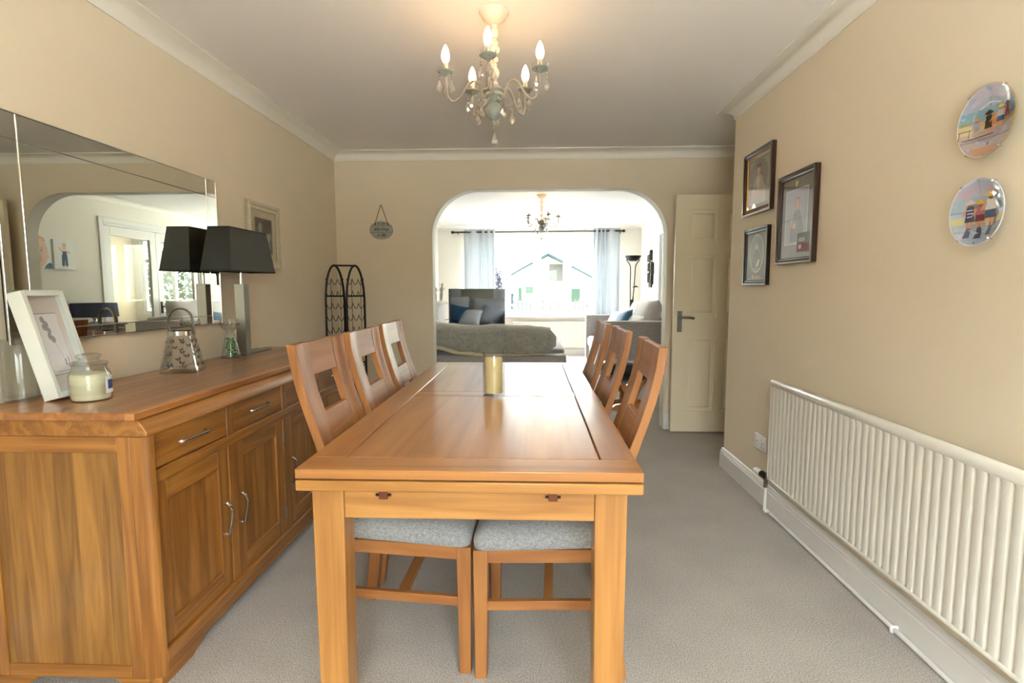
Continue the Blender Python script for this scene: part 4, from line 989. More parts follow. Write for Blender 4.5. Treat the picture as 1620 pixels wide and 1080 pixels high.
# ================================================================== chandeliers
def chandelier(label, group, loc):
    t = thing('chandelier', label, 'chandelier', loc, 0, group)
    MB().lathe([(0, 0), (.063, 0), (.064, -.006), (.058, -.012), (.050, -.030), (.034, -.042), (.022, -.048), (.012, -.052), (0, -.052)], n=36).build('ceiling_rose', ROSE, t)
    prof = [(0, -.05)]; z = -.052
    for r, h in ((.013, .014), (.020, .042), (.010, .010), (.017, .022), (.024, .030), (.011, .012), (.018, .026), (.012, .02), (.022, .044), (.011, .010), (.016, .02)):
        prof += [(r*.55, z), (r*.9, z-h*.25), (r, z-h*.5), (r*.9, z-h*.75), (r*.55, z-h)]; z -= h
    prof += [(0, z)]
    MB().lathe(prof, n=20).build('turned_column', ROSE, t)
    MB().lathe([(0, -.298), (.018, -.30), (.034, -.312), (.042, -.322), (.036, -.332), (.040, -.346), (.030, -.362), (.020, -.372), (0, -.374)], n=28).build('hub', SAGE, t)
    MB().lathe([(0, -.37), (.018, -.372), (.032, -.388), (.038, -.405), (.034, -.424), (.018, -.44), (.008, -.446), (.010, -.452), (.006, -.462), (0, -.464)], n=28).build('ball_finial', SAGE, t)
    # pendant drop template, hung from its top at the origin
    def pend(mb, ox, oy, oz, L_=.050, w=.0125, beads=3):
        L_ *= 1.1; w *= 1.2
        z = oz
        for q in range(beads):
            mb.lathe([(0, z), (.0045, z-.005), (0, z-.010)], c=(ox, oy, 0), n=6); z -= .011
        mb.lathe([(0, z), (.003, z-.002), (w*.6, z-L_*.35), (w, z-L_*.62), (w*.8, z-L_*.82), (0, z-L_)], c=(ox, oy, 0), n=8)
    m2 = MB(); pend(m2, 0, 0, -.462, .052, .012, 3); m2.build('crystal_drop', CRYSTAL, t, smooth=False)
    path = smoothpath([(.022, 0, -.330), (.042, 0, -.350), (.054, 0, -.335), (.062, 0, -.305), (.088, 0, -.290), (.114, 0, -.308), (.142, 0, -.352), (.172, 0, -.378), (.198, 0, -.362), (.206, 0, -.32), (.207, 0, -.278)], 6)
    am = MB(); am.tube(path, .0052, 8)
    def mk(nm, mb, mat, par, smooth=True): return mb.build(nm, mat, par, smooth=smooth)
    arm = mk('arm', am, TAUPE, t)
    c = (.207, 0, 0)
    m2 = MB(); m2.lathe([(.004, -.284), (.010, -.278), (.026, -.270), (.034, -.264), (.035, -.260), (.033, -.261), (.012, -.270), (.004, -.271)], c=c, n=24)
    for k in range(5):
        a = 2*PI*k/5; m2.tube([(.207+.029*math.cos(a), .029*math.sin(a), -.262), (.207+.034*math.cos(a), .034*math.sin(a), -.253), (.207+.036*math.cos(a), .036*math.sin(a), -.245)], [.0045, .003, .0008], 5)
    subs = [mk('drip_cup', m2, SAGE, arm)]
    m2 = MB(); m2.lathe([(0, -.271), (.0105, -.271), (.0105, -.229), (.011, -.227), (0, -.227)], c=c, n=18); subs.append(mk('candle_tube', m2, ROSE, arm))
    m2 = MB(); m2.lathe([(.006, -.228), (.0115, -.222), (.0168, -.207), (.0168, -.194), (.0125, -.175), (.006, -.160), (.002, -.154), (0, -.153)], c=c, n=18); subs.append(mk('bulb', m2, BULB, arm))
    for a in (20, 140, 260):
        m2 = MB(); pend(m2, .207+.028*math.cos(R(a)), .028*math.sin(R(a)), -.268, .048, .0122, 3); subs.append(mk('crystal_drop', m2, CRYSTAL, arm, False))
    # small lower scroll with its own drop
    sm = MB(); sm.tube(smoothpath([(.028, 0, -.352), (.045, 0, -.372), (.066, 0, -.380), (.082, 0, -.366)], 5), .0035, 7)
    scr = mk('scroll', sm, TAUPE, t); m2 = MB(); pend(m2, .078, 0, -.374, .045, .0115, 3); sd = mk('crystal_drop', m2, CRYSTAL, scr, False)
    arm.rotation_euler.z = R(-93); scr.rotation_euler.z = R(-93+36)
    for k in range(1, 5):
        a2 = arm.copy(); col.objects.link(a2); a2.rotation_euler.z = R(-93+72*k)
        for s_ in subs: q = s_.copy(); col.objects.link(q); q.parent = a2
        s2 = scr.copy(); col.objects.link(s2); s2.rotation_euler.z = R(-93+36+72*k); q = sd.copy(); col.objects.link(q); q.parent = s2
    return t
ch = chandelier('five arm chandelier with crystal drops hanging over the dining table', 'matching chandeliers', (-.163, 2.392, H))
dup(ch, (.117, 6.82, H), R(24), 'five arm chandelier in the living room seen through the arch', 'matching chandeliers')

# ================================================================== soft furnishing helpers
def pillow(name, mat, size, loc, rot, parent=None, n=14, puff=.5):
    w, h, d = size
    Mx = Matrix.Translation(Vector(loc)) @ (Matrix.Rotation(rot[2], 4, 'Z') @ Matrix.Rotation(rot[1], 4, 'Y') @ Matrix.Rotation(rot[0], 4, 'X'))
    mb = MB()
    for s in (1, -1):
        def fn(u, v, s=s):
            a, b = u*2-1, v*2-1
            k = max(0, (1-abs(a)**3.2))*max(0, (1-abs(b)**3.2)); k = k**puff
            pin = 1-.07*(1-abs(b)**2)*abs(a)**3; pin2 = 1-.07*(1-abs(a)**2)*abs(b)**3
            return Mx @ Vector((a*w/2*pin, b*h/2*pin2, s*d/2*k))
        mb.grid(fn, n, n)
    return mb.build(name, mat, parent, ang=80)
def sbox(x0, x1, y0, y1, z0, z1, name, mat, parent, r=.03):
    return MB().box(x0, x1, y0, y1, z0, z1).build(name, mat, parent, bevel=r, bseg=4, ang=60)

# ---------------------------------------------------------------- sofa with its back to the arch
t = thing('sofa', 'grey fabric sofa with its back to the arch and a chaise end', 'sofa', (-.66, 6.7, 0), world=True)
sbox(-1.72, .40, 6.20, 7.05, .07, .455, 'base', SOFAF, t, .02)
sbox(-.42, .40, 7.05, 7.75, .07, .455, 'chaise_base', SOFAF, t, .02)
for x in (-1.66, .32):
    for y in (6.27, 6.97): MB().hexa([(x-.02, y-.02, 0), (x+.02, y-.02, 0), (x+.02, y+.02, 0), (x-.02, y+.02, 0)], [(x-.025, y-.025, .07), (x+.025, y-.025, .07), (x+.025, y+.025, .07), (x-.025, y+.025, .07)]).build('foot', DARKWOOD, t)
for a, b in ((-1.70, -1.07), (-1.06, -.43)): sbox(a, b, 6.50, 7.06, .44, .56, 'seat_cushion', SOFAF, t, .045)
sbox(-.42, .395, 6.50, 7.76, .44, .50, 'seat_cushion', SOFAF, t, .03)
def roll(x0, x1, name):
    # rounded loose back cushion
    rg = []
    for i in range(13):
        x = x0+(x1-x0)*i/12; e = min(i, 12-i)/12; k = min(1, .55+e*3.5) if 0 < e < .14 else (.45 if e == 0 else 1)
        k = {0: .40, 1: .80, 2: .95}.get(min(i, 12-i), 1)
        cz, cy = .625, 6.36
        rg.append([(x, cy+.135*k*math.copysign(abs(math.cos(a))**.7, math.cos(a)), cz+(.145*k*math.copysign(abs(math.sin(a))**.8, math.sin(a)))-(.0 if k == 1 else .02*(1-k))) for a in [2*PI*q/20 for q in range(20)]])
    MB().rings(rg).build(name, SOFAF, t, ang=70)
roll(-1.71, -1.05, 'back_cushion'); roll(-1.06, -.40, 'back_cushion'); roll(-.41, .285, 'back_cushion')
# throw
def hemz(x, off=0):
    pts = [(-1.72, .66), (-1.3, .60), (-1.14, .575), (-.8, .505), (-.5, .478), (-.1, .474), (.21, .485)]
    for i in range(len(pts)-1):
        if x <= pts[i+1][0]:
            k = (x-pts[i][0])/(pts[i+1][0]-pts[i][0]); k = k*k*(3-2*k); return pts[i][1]*(1-k)+pts[i+1][1]*k+off
    return pts[-1][1]+off
def topz(x):
    pts = [(-1.72, .835), (-1.14, .828), (-.95, .815), (-.78, .792), (-.68, .790), (-.45, .806), (-.1, .792), (.13, .776), (.21, .768)]
    for i in range(len(pts)-1):
        if x <= pts[i+1][0]:
            k = (x-pts[i][0])/(pts[i+1][0]-pts[i][0]); k = k*k*(3-2*k); return pts[i][1]*(1-k)+pts[i+1][1]*k
    return pts[-1][1]
def throw(x0, x1, yf, dz, name, mat, parent, front, hem=None, wob=.006):
    def fn(u, v):
        x = x0+(x1-x0)*u; tz_ = topz(x)+dz; hz = hem(x) if hem else hemz(x)
        wv = wob*math.sin(x*17+v*3)+wob*.6*math.sin(x*41+v*5)
        if v < .45:
            k = v/.45; z = hz+(tz_-.09-hz)*k; y = yf-.012*math.sin(PI*k)+wv*(1-k*.5)
        elif v < .75:
            k = (v-.45)/.3; a = PI*k; y = 6.355-(6.355-yf)*math.cos(a); z = tz_-.09+.09*math.sin(a)**.8
        else:
            k = (v-.75)/.25; y = 6.51+.02*k+wv; z = tz_-.09-(tz_-.09-front)*k
        return (x, y, z+wv*.3)
    mb = MB(); mb.grid(fn, 70, 40); return mb.build(name, mat, parent, solid=.012, ang=80)
o = throw(-1.725, .215, 6.183, 0, 'throw_blanket', THROW, None, .60)
tag(o, 'thick grey throw with a cream underside draped over the sofa back', 'blanket')
def hem2(x):
    pts = [(-1.725, .62), (-1.3, .555), (-1.14, .53), (-.85, .468), (-.6, .447), (-.3, .449), (0, .462), (.2, .474)]
    for i in range(len(pts)-1):
        if x <= pts[i+1][0]:
            k = (x-pts[i][0])/(pts[i+1][0]-pts[i][0]); k = k*k*(3-2*k); return pts[i][1]*(1-k)+pts[i+1][1]*k
    return pts[-1][1]
throw(-1.724, .20, 6.196, -.018, 'cream_underside', THROWB, o, .60, hem2, .004)
# ---------------------------------------------------------------- pale sofa along the right wall
t = thing('sofa', 'light grey fabric sofa with piped arms beside the floor lamp', 'sofa', (1.45, 8.0, 0), world=True)
sbox(.93, 1.96, 7.22, 8.80, .10, .30, 'base', SOFAL, t, .015)
for a, b, nm in ((7.02, 7.22, 0), (8.80, 9.0, 1)):
    m_ = sbox(.885, 1.97, a, b, .10, .805, 'armrest', SOFAF, t, .02)
    mb = MB(); mb.tube([(.886, a+.004, .80), (1.965, a+.004, .80)], .006, 8); mb.tube([(.886, a+.004, .80), (.886, a+.004, .11)], .006, 8); mb.build('piping', SOFAL, m_)
sbox(1.74, 1.97, 7.22, 8.80, .30, .84, 'backrest', SOFAF, t, .04)
for a, b in ((7.225, 8.005), (8.01, 8.795)): sbox(.90, 1.75, a, b, .30, .47, 'seat_cushion', SOFAL, t, .05)
for x in (.94, 1.90):
    for y in (7.08, 8.94): MB().hexa([(x-.02, y-.02, 0), (x+.02, y-.02, 0), (x+.02, y+.02, 0), (x-.02, y+.02, 0)], [(x-.03, y-.03, .10), (x+.03, y-.03, .10), (x+.03, y+.03, .10), (x-.03, y+.03, .10)]).build('foot', STOOLWOOD, t)
def cush(label, mat, sz, loc, yaw, tilt, spin, group):
    o = pillow('cushion', mat, sz, (0, 0, 0), (0, 0, 0))
    o.matrix_world = Matrix.Translation(loc) @ Matrix.Rotation(R(yaw), 4, 'Z') @ Matrix.Rotation(R(tilt), 4, 'X') @ Matrix.Rotation(R(spin), 4, 'Z')
    tag(o, label, 'cushion', group)
CG = 'cushions on the pale sofa'
o = pillow('back_cushion', SOFAL, (.74, .60, .27), (1.60, 7.62, .79), (R(74), 0, R(-90)), t, puff=.35)
o = pillow('back_cushion', SOFAL, (.74, .58, .25), (1.62, 8.38, .77), (R(74), 0, R(-90)), t, puff=.35)
cush('pale grey scatter cushion against the dining end arm of the pale sofa', PALEC, (.44, .42, .15), (1.40, 7.50, .68), -75, 62, 0, CG)
cush('teal blue velvet cushion in the middle of the pale sofa', BLUEC, (.42, .40, .14), (1.28, 7.78, .73), -80, 62, 12, CG)
cush('white scatter cushion beside the teal blue one', plain('white_linen', (232, 230, 224), .9), (.46, .42, .14), (1.18, 8.08, .66), -80, 48, 0, CG)
cush('patterned pale cushion at the window end of the sofa', plain('blue_print_cotton', (196, 202, 204), .9, var=.18, vscale=22), (.50, .44, .16), (1.32, 8.48, .70), -70, 56, 8, CG)

# ---------------------------------------------------------------- black leather footstool
t = thing('footstool', 'black leather footstool on curved wooden supports beyond the chairs', 'footstool', (1.00, 5.55, 0), R(8))
rg = []
for k, z in ((.72, .350), (.90, .355), (.98, .375), (1.0, .41), (.99, .44), (.94, .468), (.82, .482), (.5, .488), (.1, .490)):
    rg.append([(.285*k*math.copysign(abs(math.cos(a))**.75, math.cos(a)), .20*k*math.copysign(abs(math.sin(a))**.75, math.sin(a)), z) for a in [2*PI*q/36 for q in range(36)]])
MB().rings(rg).build('cushion', LEATHER, t, ang=60)
mb = MB(); mb.tube([(.268*math.copysign(abs(math.cos(a))**.75, math.cos(a)), .188*math.copysign(abs(math.sin(a))**.75, math.sin(a)), .470) for a in [2*PI*q/36 for q in range(36)]], .004, 6, closed=True)
mb.tube([(-.24, 0, .487), (0, 0, .492), (.24, 0, .487)], .003, 6); mb.build('seam', GREYL, t)
for s in (-1, 1):
    p = [(-.17, .35), (-.19, .34), (-.10, .22), (-.055, .13), (-.06, .07), (.06, .07), (.055, .13), (.10, .22), (.19, .34), (.17, .35), (.09, .27), (0, .20), (-.09, .27)]
    MB().prism([(x, z) for x, z in p], 1, s*.11-.014, s*.11+.014).build('curved_support', STOOLWOOD, t, bevel=.003)
    p = [(-.20, 0), (-.12, 0), (-.10, .012), (.10, .012), (.12, 0), (.20, 0), (.205, .03), (.17, .052), (.05, .072), (-.05, .072), (-.17, .052), (-.205, .03)]
    MB().prism(p, 1, s*.11-.022, s*.11+.022).build('runner', STOOLWOOD, t, bevel=.003)
MB().box(-.02, .02, -.10, .10, .09, .13).build('cross_rail', STOOLWOOD, t, bevel=.002)

# ---------------------------------------------------------------- television
TA = R(43)
t = thing('television', 'flat black television turned towards the pale sofa, on an oak unit', 'television', (-.852, 8.60, .545), TA)
MB().box(-.553, .553, 0, .035, .05, .685).build('casing', RUBBER, t, bevel=.004)
MB().box(-.542, .542, -.0025, .001, .066, .675).build('screen', SCREEN, t)
MB().box(-.04, .04, .01, .05, .006, .08).build('stand_neck', RUBBER, t)
MB().box(-.25, .25, -.09, .14, 0, .008).build('stand_foot', RUBBER, t, bevel=.003)
mb = MB(); mb.tube(smoothpath([(-.50, .05, .22), (-.60, .09, .20), (-.64, .10, .10), (-.60, .12, .012)], 5), .005, 6); mb.build('cable', RUBBER, t)
t = thing('media_unit', 'low oak unit carrying the television', 'cabinet', (-.852, 8.60, 0), TA)
MB().box(-.52, .54, -.17, .20, .06, .544).build('body', SB[0], t, bevel=.004)
for x in (-.50, .48):
    for y in (-.15, .14): MB().box(x, x+.04, y, y+.04, 0, .06).build('foot', SB[2], t)

# ---------------------------------------------------------------- fireplace surround with ornaments
t = thing('fireplace_surround', 'white painted fireplace surround with mantel shelf carrying figurines', 'fireplace', (XLL, 7.9, 0), world=True)
mb = MB(); mb.prism([(7.60, 0), (7.78, 0), (7.78, .72), (8.00, .72), (8.00, 0), (8.18, 0), (8.18, 1.0), (7.60, 1.0)], 0, XLL+.003, -1.325)
mb.build('surround', GLOSSW, t, bevel=.004)
MB().box(XLL+.003, -1.285, 7.56, 8.22, 1.0, 1.042).build('mantel_shelf', GLOSSW, t, bevel=.006)
o = MB().box(XLL+.01, -1.66, 7.79, 7.99, 0, .71).build('firebox', BLACK, t)
# small house shaped wooden ornament standing in front
t = thing('wooden_house', 'small white house shaped box with a natural wood inside by the fireplace', 'ornament', (-1.385, 7.40, 0), world=True)
ho = [(-1.475, .60), (-1.295, .60), (-1.295, .775), (-1.385, .86), (-1.475, .775)]
hi = [(-1.463, .612), (-1.307, .612), (-1.307, .770), (-1.385, .842), (-1.463, .770)]
mb = MB()
for i in range(5):
    j = (i+1) % 5; a, b, c, d = ho[i], ho[j], hi[j], hi[i]
    mb.hexa([(a[0], 7.34, a[1]), (b[0], 7.34, b[1]), (c[0], 7.34, c[1]), (d[0], 7.34, d[1])], [(a[0], 7.46, a[1]), (b[0], 7.46, b[1]), (c[0], 7.46, c[1]), (d[0], 7.46, d[1])])
mb.build('house_shell', GLOSSW, t, smooth=False)
MB().prism(hi, 1, 7.43, 7.455).build('wood_lining', plain('warm_pine', (196, 150, 96), .6), t)
t = thing('plinth_table', 'white side plinth under the house shaped box', 'table', (-1.385, 7.40, 0), world=True)
MB().box(-1.60, -1.20, 7.28, 7.52, .565, .598).build('top', GLOSSW, t, bevel=.003)
for x in (-1.59, -1.24):
    for y in (7.29, 7.48): MB().box(x, x+.03, y, y+.03, 0, .565).build('leg', GLOSSW, t)
def figurine(label, x, y, lean):
    t = thing('figurine', label, 'figurine', (x, y, 1.042), group='pale figurines on the mantel')
    MB().lathe([(0, 0), (.035, 0), (.034, .012), (.012, .018), (0, .018)], n=18).build('base', SILVER, t)
    rg = []
    for z, rx, ry, ox in ((.015, .010, .010, 0), (.05, .018, .014, 0), (.10, .022, .017, .003*lean), (.14, .017, .013, .006*lean), (.18, .026, .014, .008*lean), (.205, .022, .012, .010*lean), (.218, .008, .008, .012*lean), (.228, .009, .009, .014*lean), (.240, .016, .016, .017*lean), (.258, .016, .017, .019*lean), (.270, .006, .006, .019*lean)):
        rg.append([(ox+rx*math.cos(a), ry*math.sin(a), z) for a in [2*PI*k/14 for k in range(14)]])
    MB().rings(rg).build('body', plain('pewter_%d' % (lean+1), (176, 172, 166), .35, metal=.4), t, ang=70)
    mb = MB(); mb.tube(smoothpath([(.012*lean-.02, 0, .195), (.012*lean-.04*lean, .01, .165), (.02*lean, .02, .14)], 5), .006, 7); mb.tube(smoothpath([(.03, 0, .195), (.045*lean, .008, .17), (.05*lean, .015, .21)], 5), .0055, 7); mb.build('arms', SILVER, t)
figurine('slim pewter figurine next to the green vase on the mantel', -1.408, 7.86, -1)
figurine('pewter figurine with raised arm on the outer end of the mantel', -1.332, 7.90, 1)
t = thing('glass_vase', 'slim sea green glass vase on the mantel behind the figurines', 'vase', (-1.455, 7.76, 1.042))
MB().lathe([(0, 0), (.022, 0), (.030, .02), (.026, .06), (.010, .11), (.008, .17), (.012, .19)], n=20).build('glass', thin_glass('green_tint_glass', (.5, .9, .82, 1), .08, .6), t)

# ---------------------------------------------------------------- curtains and pole
t = thing('curtain_pole', 'long grey metal curtain pole with ball finials above the front window', 'curtain pole', (.1, 9.97, 2.27), world=True)
mb = MB(); mb.tube([(-1.44, 9.985, 2.262), (1.64, 9.985, 2.275)], .014, 12); mb.build('rod', DARKM, t)
for x, z in ((-1.46, 2.262), (1.66, 2.275)): MB().lathe([(0, -.03), (.022, -.02), (.03, 0), (.022, .02), (0, .03)], c=(x, 9.985, z), n=16).build('finial', DARKM, t)
for x in (-1.36, .1, 1.60):
    mb = MB(); mb.tube([(x, 9.985, 2.262), (x, 9.99, 2.235), (x, YF, 2.235)], .007, 8); mb.build('bracket', DARKM, t)
def curtain(label, x0, x1, z0, z1, folds, flat0, seed, yb=9.985):
    rnd = random.Random(seed); ph = [rnd.uniform(-.5, .5) for _ in range(40)]
    t = thing('curtain', label, 'curtain', ((x0+x1)/2, yb, z0), group='blue grey eyelet curtains', world=True)
    def wav(u):  # flat0 = share of the width hanging almost flat
        if folds[0] == 'L':
            uu_ = u/flat0 if u < flat0 else (u-flat0)/(1-flat0)
            if u < flat0: return .030*math.sin(2*PI*uu_*1.0+.6)
            return .042*math.sin(2*PI*uu_*folds[1])
        else:
            v = 1-u
            if v < flat0: return .034*math.sin(2*PI*(v/flat0)*1.0+.4)
            return .042*math.sin(2*PI*((v-flat0)/(1-flat0))*folds[1])
    def fn(u, v):
        z = z1+(z0-z1)*v; x = x0+(x1-x0)*(u+.008*math.sin(v*2+u*9)); return (x, yb+wav(u)*(1-.15*v)+.006*math.sin(v*3+u*20), z)
    mb = MB(); mb.grid(fn, 120, 24); c = mb.build('panel', STEELB, t, solid=.004, ang=80)
    for k in range(6):
        u = (k+.5)/6; x = x0+(x1-x0)*u; m2 = MB()
        m2.tube([(x+math.cos(a)*.003, yb+wav(u)*.3+.024*math.cos(a), (z1-.045)+.024*math.sin(a)) for a in [2*PI*q/16 for q in range(16)]], .004, 6, closed=True); m2.build('eyelet', NICKEL, c)
curtain('blue grey curtain hanging behind the television', -1.255, -.675, .05, 2.315, ('L', 3.0), .5, 1)
curtain('blue grey curtain hanging between the window and the floor lamp', 1.118, 1.60, .05, 2.325, ('R', 3.5), .45, 2)

# ---------------------------------------------------------------- radiator under the window
radiator('radiator', 'white ribbed radiator under the front window between the sofas', YF-.075, -.36, 1.06, .13, .63, 1, -1, YF, .034)
radiator('radiator', 'cream radiator under the hall window, seen in the wall mirror', 8.93, 2.35, 3.2, .16, .70, 1, -1, 9.0, .05, mat=plain('cream_enamel_radiator', (222, 206, 172), .4))

# ---------------------------------------------------------------- floor lamp
t = thing('floor_lamp', 'black uplighter floor lamp with a small reading arm in the corner', 'lamp', (1.745, 9.55, 0), world=True)
MB().lathe([(0, 0), (.14, 0), (.14, .012), (.12, .022), (.02, .03), (0, .03)], c=(1.745, 9.55, 0), n=32).build('base', BLACK, t)
for s in (-1, 1):
    mb = MB(); mb.tube(smoothpath([(1.745+s*.018, 9.55, .03), (1.745+s*.020, 9.55, .9), (1.752+s*.034, 9.55, 1.3), (1.757+s*.040, 9.55, 1.55), (1.757+s*.052, 9.55, 1.64), (1.757+s*.115, 9.55, 1.735)], 8), .0085, 8); mb.build('pole', BLACK, t)
MB().lathe([(0, 1.70), (.05, 1.702), (.105, 1.735), (.136, 1.79), (.139, 1.80), (.134, 1.80), (.102, 1.742), (.05, 1.712), (0, 1.712)], c=(1.757, 9.55, 0), n=32).build('uplighter_bowl', [BLACK], t)
MB().lathe([(0, 1.692), (.04, 1.694), (.07, 1.705), (.05, 1.706), (0, 1.702)], c=(1.757, 9.55, 0), n=24).build('glass_disc', plain('frosted_glass', (224, 216, 190), .4), t)
MB().box(1.715, 1.775, 9.52, 9.58, .92, 1.04).build('switch_block', BLACK, t, bevel=.004)
mb = MB(); mb.tube(smoothpath([(1.755, 9.55, 1.03), (1.775, 9.54, 1.15), (1.785, 9.53, 1.25), (1.79, 9.52, 1.268)], 6), .005, 7); rd = mb.build('reading_arm', BLACK, t)
MB().lathe([(0, .018), (.02, .016), (.045, 0), (.055, -.012), (.05, -.012), (0, .006)], c=(1.80, 9.51, 1.265), n=20).build('reading_shade', DARKM, rd)

# ---------------------------------------------------------------- mirror panel wall art
t = thing('wall_art', 'black framed cluster of small upright mirror tiles beyond the glazed doors', 'wall art', (XRL, 9.25, 1.56), world=True)
for i, (ya, yb_, za, zb_) in enumerate(((9.02, 9.10, 1.30, 1.52), (9.11, 9.24, 1.25, 1.34), (9.11, 9.24, 1.36, 1.53), (9.25, 9.36, 1.33, 1.50), (9.25, 9.36, 1.52, 1.66), (9.11, 9.24, 1.55, 1.68), (9.00, 9.09, 1.46, 1.66), (9.25, 9.38, 1.68, 1.80), (9.12, 9.22, 1.70, 1.87))):
    mb = MB(); framebox2 = None
    x0, x1 = XRL-.030, XRL-.004; b = .011
    mb.box(x0, x1, ya, ya+b, za, zb_); mb.box(x0, x1, yb_-b, yb_, za, zb_); mb.box(x0, x1, ya+b, yb_-b, za, za+b); mb.box(x0, x1, ya+b, yb_-b, zb_-b, zb_)
    f_ = mb.build('tile_frame', BLACK, t, smooth=False)
    MB().box(x0+.008, x1-.004, ya+b, yb_-b, za+b, zb_-b).build('mirror_tile', MIRROR, f_)

# ---------------------------------------------------------------- canvases on the living room right wall (seen in the mirror)
SK = (224, 186, 164)
def canvas(label, y0, y1, z0, z1, shapes):
    t = thing('canvas_print', label, 'picture', (XRL, (y0+y1)/2, z0), group='canvas prints on the living room wall', world=True)
    MB().box(XRL-.030, XRL-.001, y0, y1, z0, z1).build('stretched_canvas', PAPER, t, bevel=.003)
    art('print', t, (XRL-.0305, y1, z0), (0, -1, 0), (0, 0, 1), y1-y0, z1-z0, shapes)
canvas('square canvas print with a large baby face, seen in the mirror', 5.51, 5.84, 1.45, 1.79,
       [((232, 234, 234), rect(0, 1, 0, 1)), ((70, 96, 130), [(.0, 0), (.30, 0), (.22, .12), (.08, .20), (0, .16)]), (SK, ell(.50, .52, .38, .50, 30)), ((196, 160, 130), ell(.50, .90, .30, .14, 20)), (SK, ell(.50, .70, .34, .26, 24)), (SK, ell(.16, .40, .06, .10)), ((240, 240, 238), ell(.36, .58, .07, .035)), ((90, 100, 112), ell(.36, .58, .035, .035)), ((240, 240, 238), ell(.66, .58, .07, .035)), ((90, 100, 112), ell(.66, .58, .035, .035)), ((204, 160, 140), ell(.52, .46, .05, .04)), ((214, 170, 150), ell(.52, .30, .16, .12)), ((200, 140, 126), ell(.52, .36, .07, .03)), ((160, 120, 90), rect(.29, .43, .645, .66)), ((160, 120, 90), rect(.60, .74, .645, .66))])
canvas('square canvas print of a small child in blue dungarees, seen in the mirror', 5.875, 6.15, 1.45, 1.78,
       [((236, 238, 240), rect(0, 1, 0, 1)), (SK, rect(.40, .47, .06, .2)), (SK, rect(.55, .62, .06, .2)), ((62, 86, 122), [(.36, .12), (.48, .12), (.50, .34), (.52, .12), (.66, .12), (.64, .50), (.38, .50)]), ((62, 86, 122), rect(.40, .60, .48, .66)), (SK, [(.40, .66), (.22, .60), (.22, .56), (.40, .58)]), (SK, [(.62, .66), (.78, .78), (.80, .74), (.64, .58)]), ((220, 220, 226), rect(.38, .62, .62, .70)), (SK, ell(.5, .78, .095, .10)), ((210, 170, 110), ell(.5, .84, .095, .06)), ((230, 230, 234), ell(.43, .06, .06, .03)), ((230, 230, 234), ell(.60, .06, .06, .03))])

# ---------------------------------------------------------------- brown cabinet and navy lamp (seen in the mirror)
t = thing('wooden_cabinet', 'dark brown wooden cabinet against the living room wall, seen in the mirror', 'cabinet', (1.78, 5.95, 0), world=True)
MB().box(1.60, 1.97, 5.50, 6.38, .05, .80).build('body', DARKWOOD, t, bevel=.004)
MB().box(1.585, 1.975, 5.48, 6.40, .80, .83).build('top', DARKWOOD, t, bevel=.004)
for a, b in ((5.53, 5.93), (5.95, 6.35)):
    d = MB().box(1.588, 1.602, a, b, .09, .77).build('door', DARKWOOD, t, bevel=.003)
    MB().lathe([(0, -.01), (.01, -.006), (.012, 0), (.01, .006), (0, .01)], c=(1.58, b-.04 if a < 5.6 else a+.04, .5), n=10).build('knob', NICKEL, d)
t = thing('table_lamp', 'lamp with a wide navy drum shade on the brown cabinet, seen in the mirror', 'lamp', (1.76, 6.12, .83))
MB().lathe([(0, 0), (.07, 0), (.07, .012), (.02, .02), (.016, .05), (.03, .065), (.012, .08), (.008, .12), (0, .12)], n=24).build('base', CHROME, t)
MB().lathe([(.235, .075), (.222, .235), (.219, .235), (.232, .075), (.235, .075)], n=48).build('lamp_shade', NAVY, t)
mb = MB()
for k in range(3): a = 2*PI*k/3; mb.tube([(0, 0, .12), (.22*math.cos(a), .22*math.sin(a), .14)], .002, 5)
mb.build('shade_carrier', CHROME, t)

# ================================================================== outdoors
DRIVE = plain('bounce_gravel', (200, 198, 194), .9, var=.06, vscale=5)  # ground made pale here so it bounces neutral daylight indoors
LAWN = plain('lawn', (120, 140, 90), 1, var=.2, vscale=2)
ROAD = plain('pale_paving', (196, 194, 188), .9, var=.05, vscale=3)
o = MB().box(-60, 60, 10.3, 17, -.5, -.35).build('front_garden', DRIVE); tag(o, 'pale gravel drive outside the living room window, added to bounce daylight in', 'drive', kind='structure')
o = MB().box(-60, 60, 17, 30, -.5, -.40).build('road', ROAD); tag(o, 'pale road between the house and the bungalows', 'road', kind='structure')
o = MB().box(-60, 60, 30, 90, -.5, -.38).build('far_garden', LAWN); tag(o, 'lawn in front of the bungalows across the road', 'lawn', kind='structure')
o = MB().box(-12, 12, -14, -1.6, -.3, -.05).build('patio', ROAD); tag(o, 'patio behind the dining room', 'patio', kind='structure')
def matte(name, rgb):
    m, nt, b = newmat(name); b.inputs['Base Color'].default_value = (*rgb, 1); b.inputs['Roughness'].default_value = 1; b.inputs['Specular IOR Level'].default_value = 0; return m
REND = plain('white_render', (236, 234, 230), .9); TILE = plain('roof_tile', (176, 160, 152), .8, var=.1, vscale=4); BARGE = matte('blue_grey_bargeboard', (0.0149, 0.0221, 0.0276))
STONE = matte('pink_stone_cladding', (0.0303, 0.0286, 0.0290)); DGLASS = matte('dark_window', (0.0172, 0.0276, 0.0212))
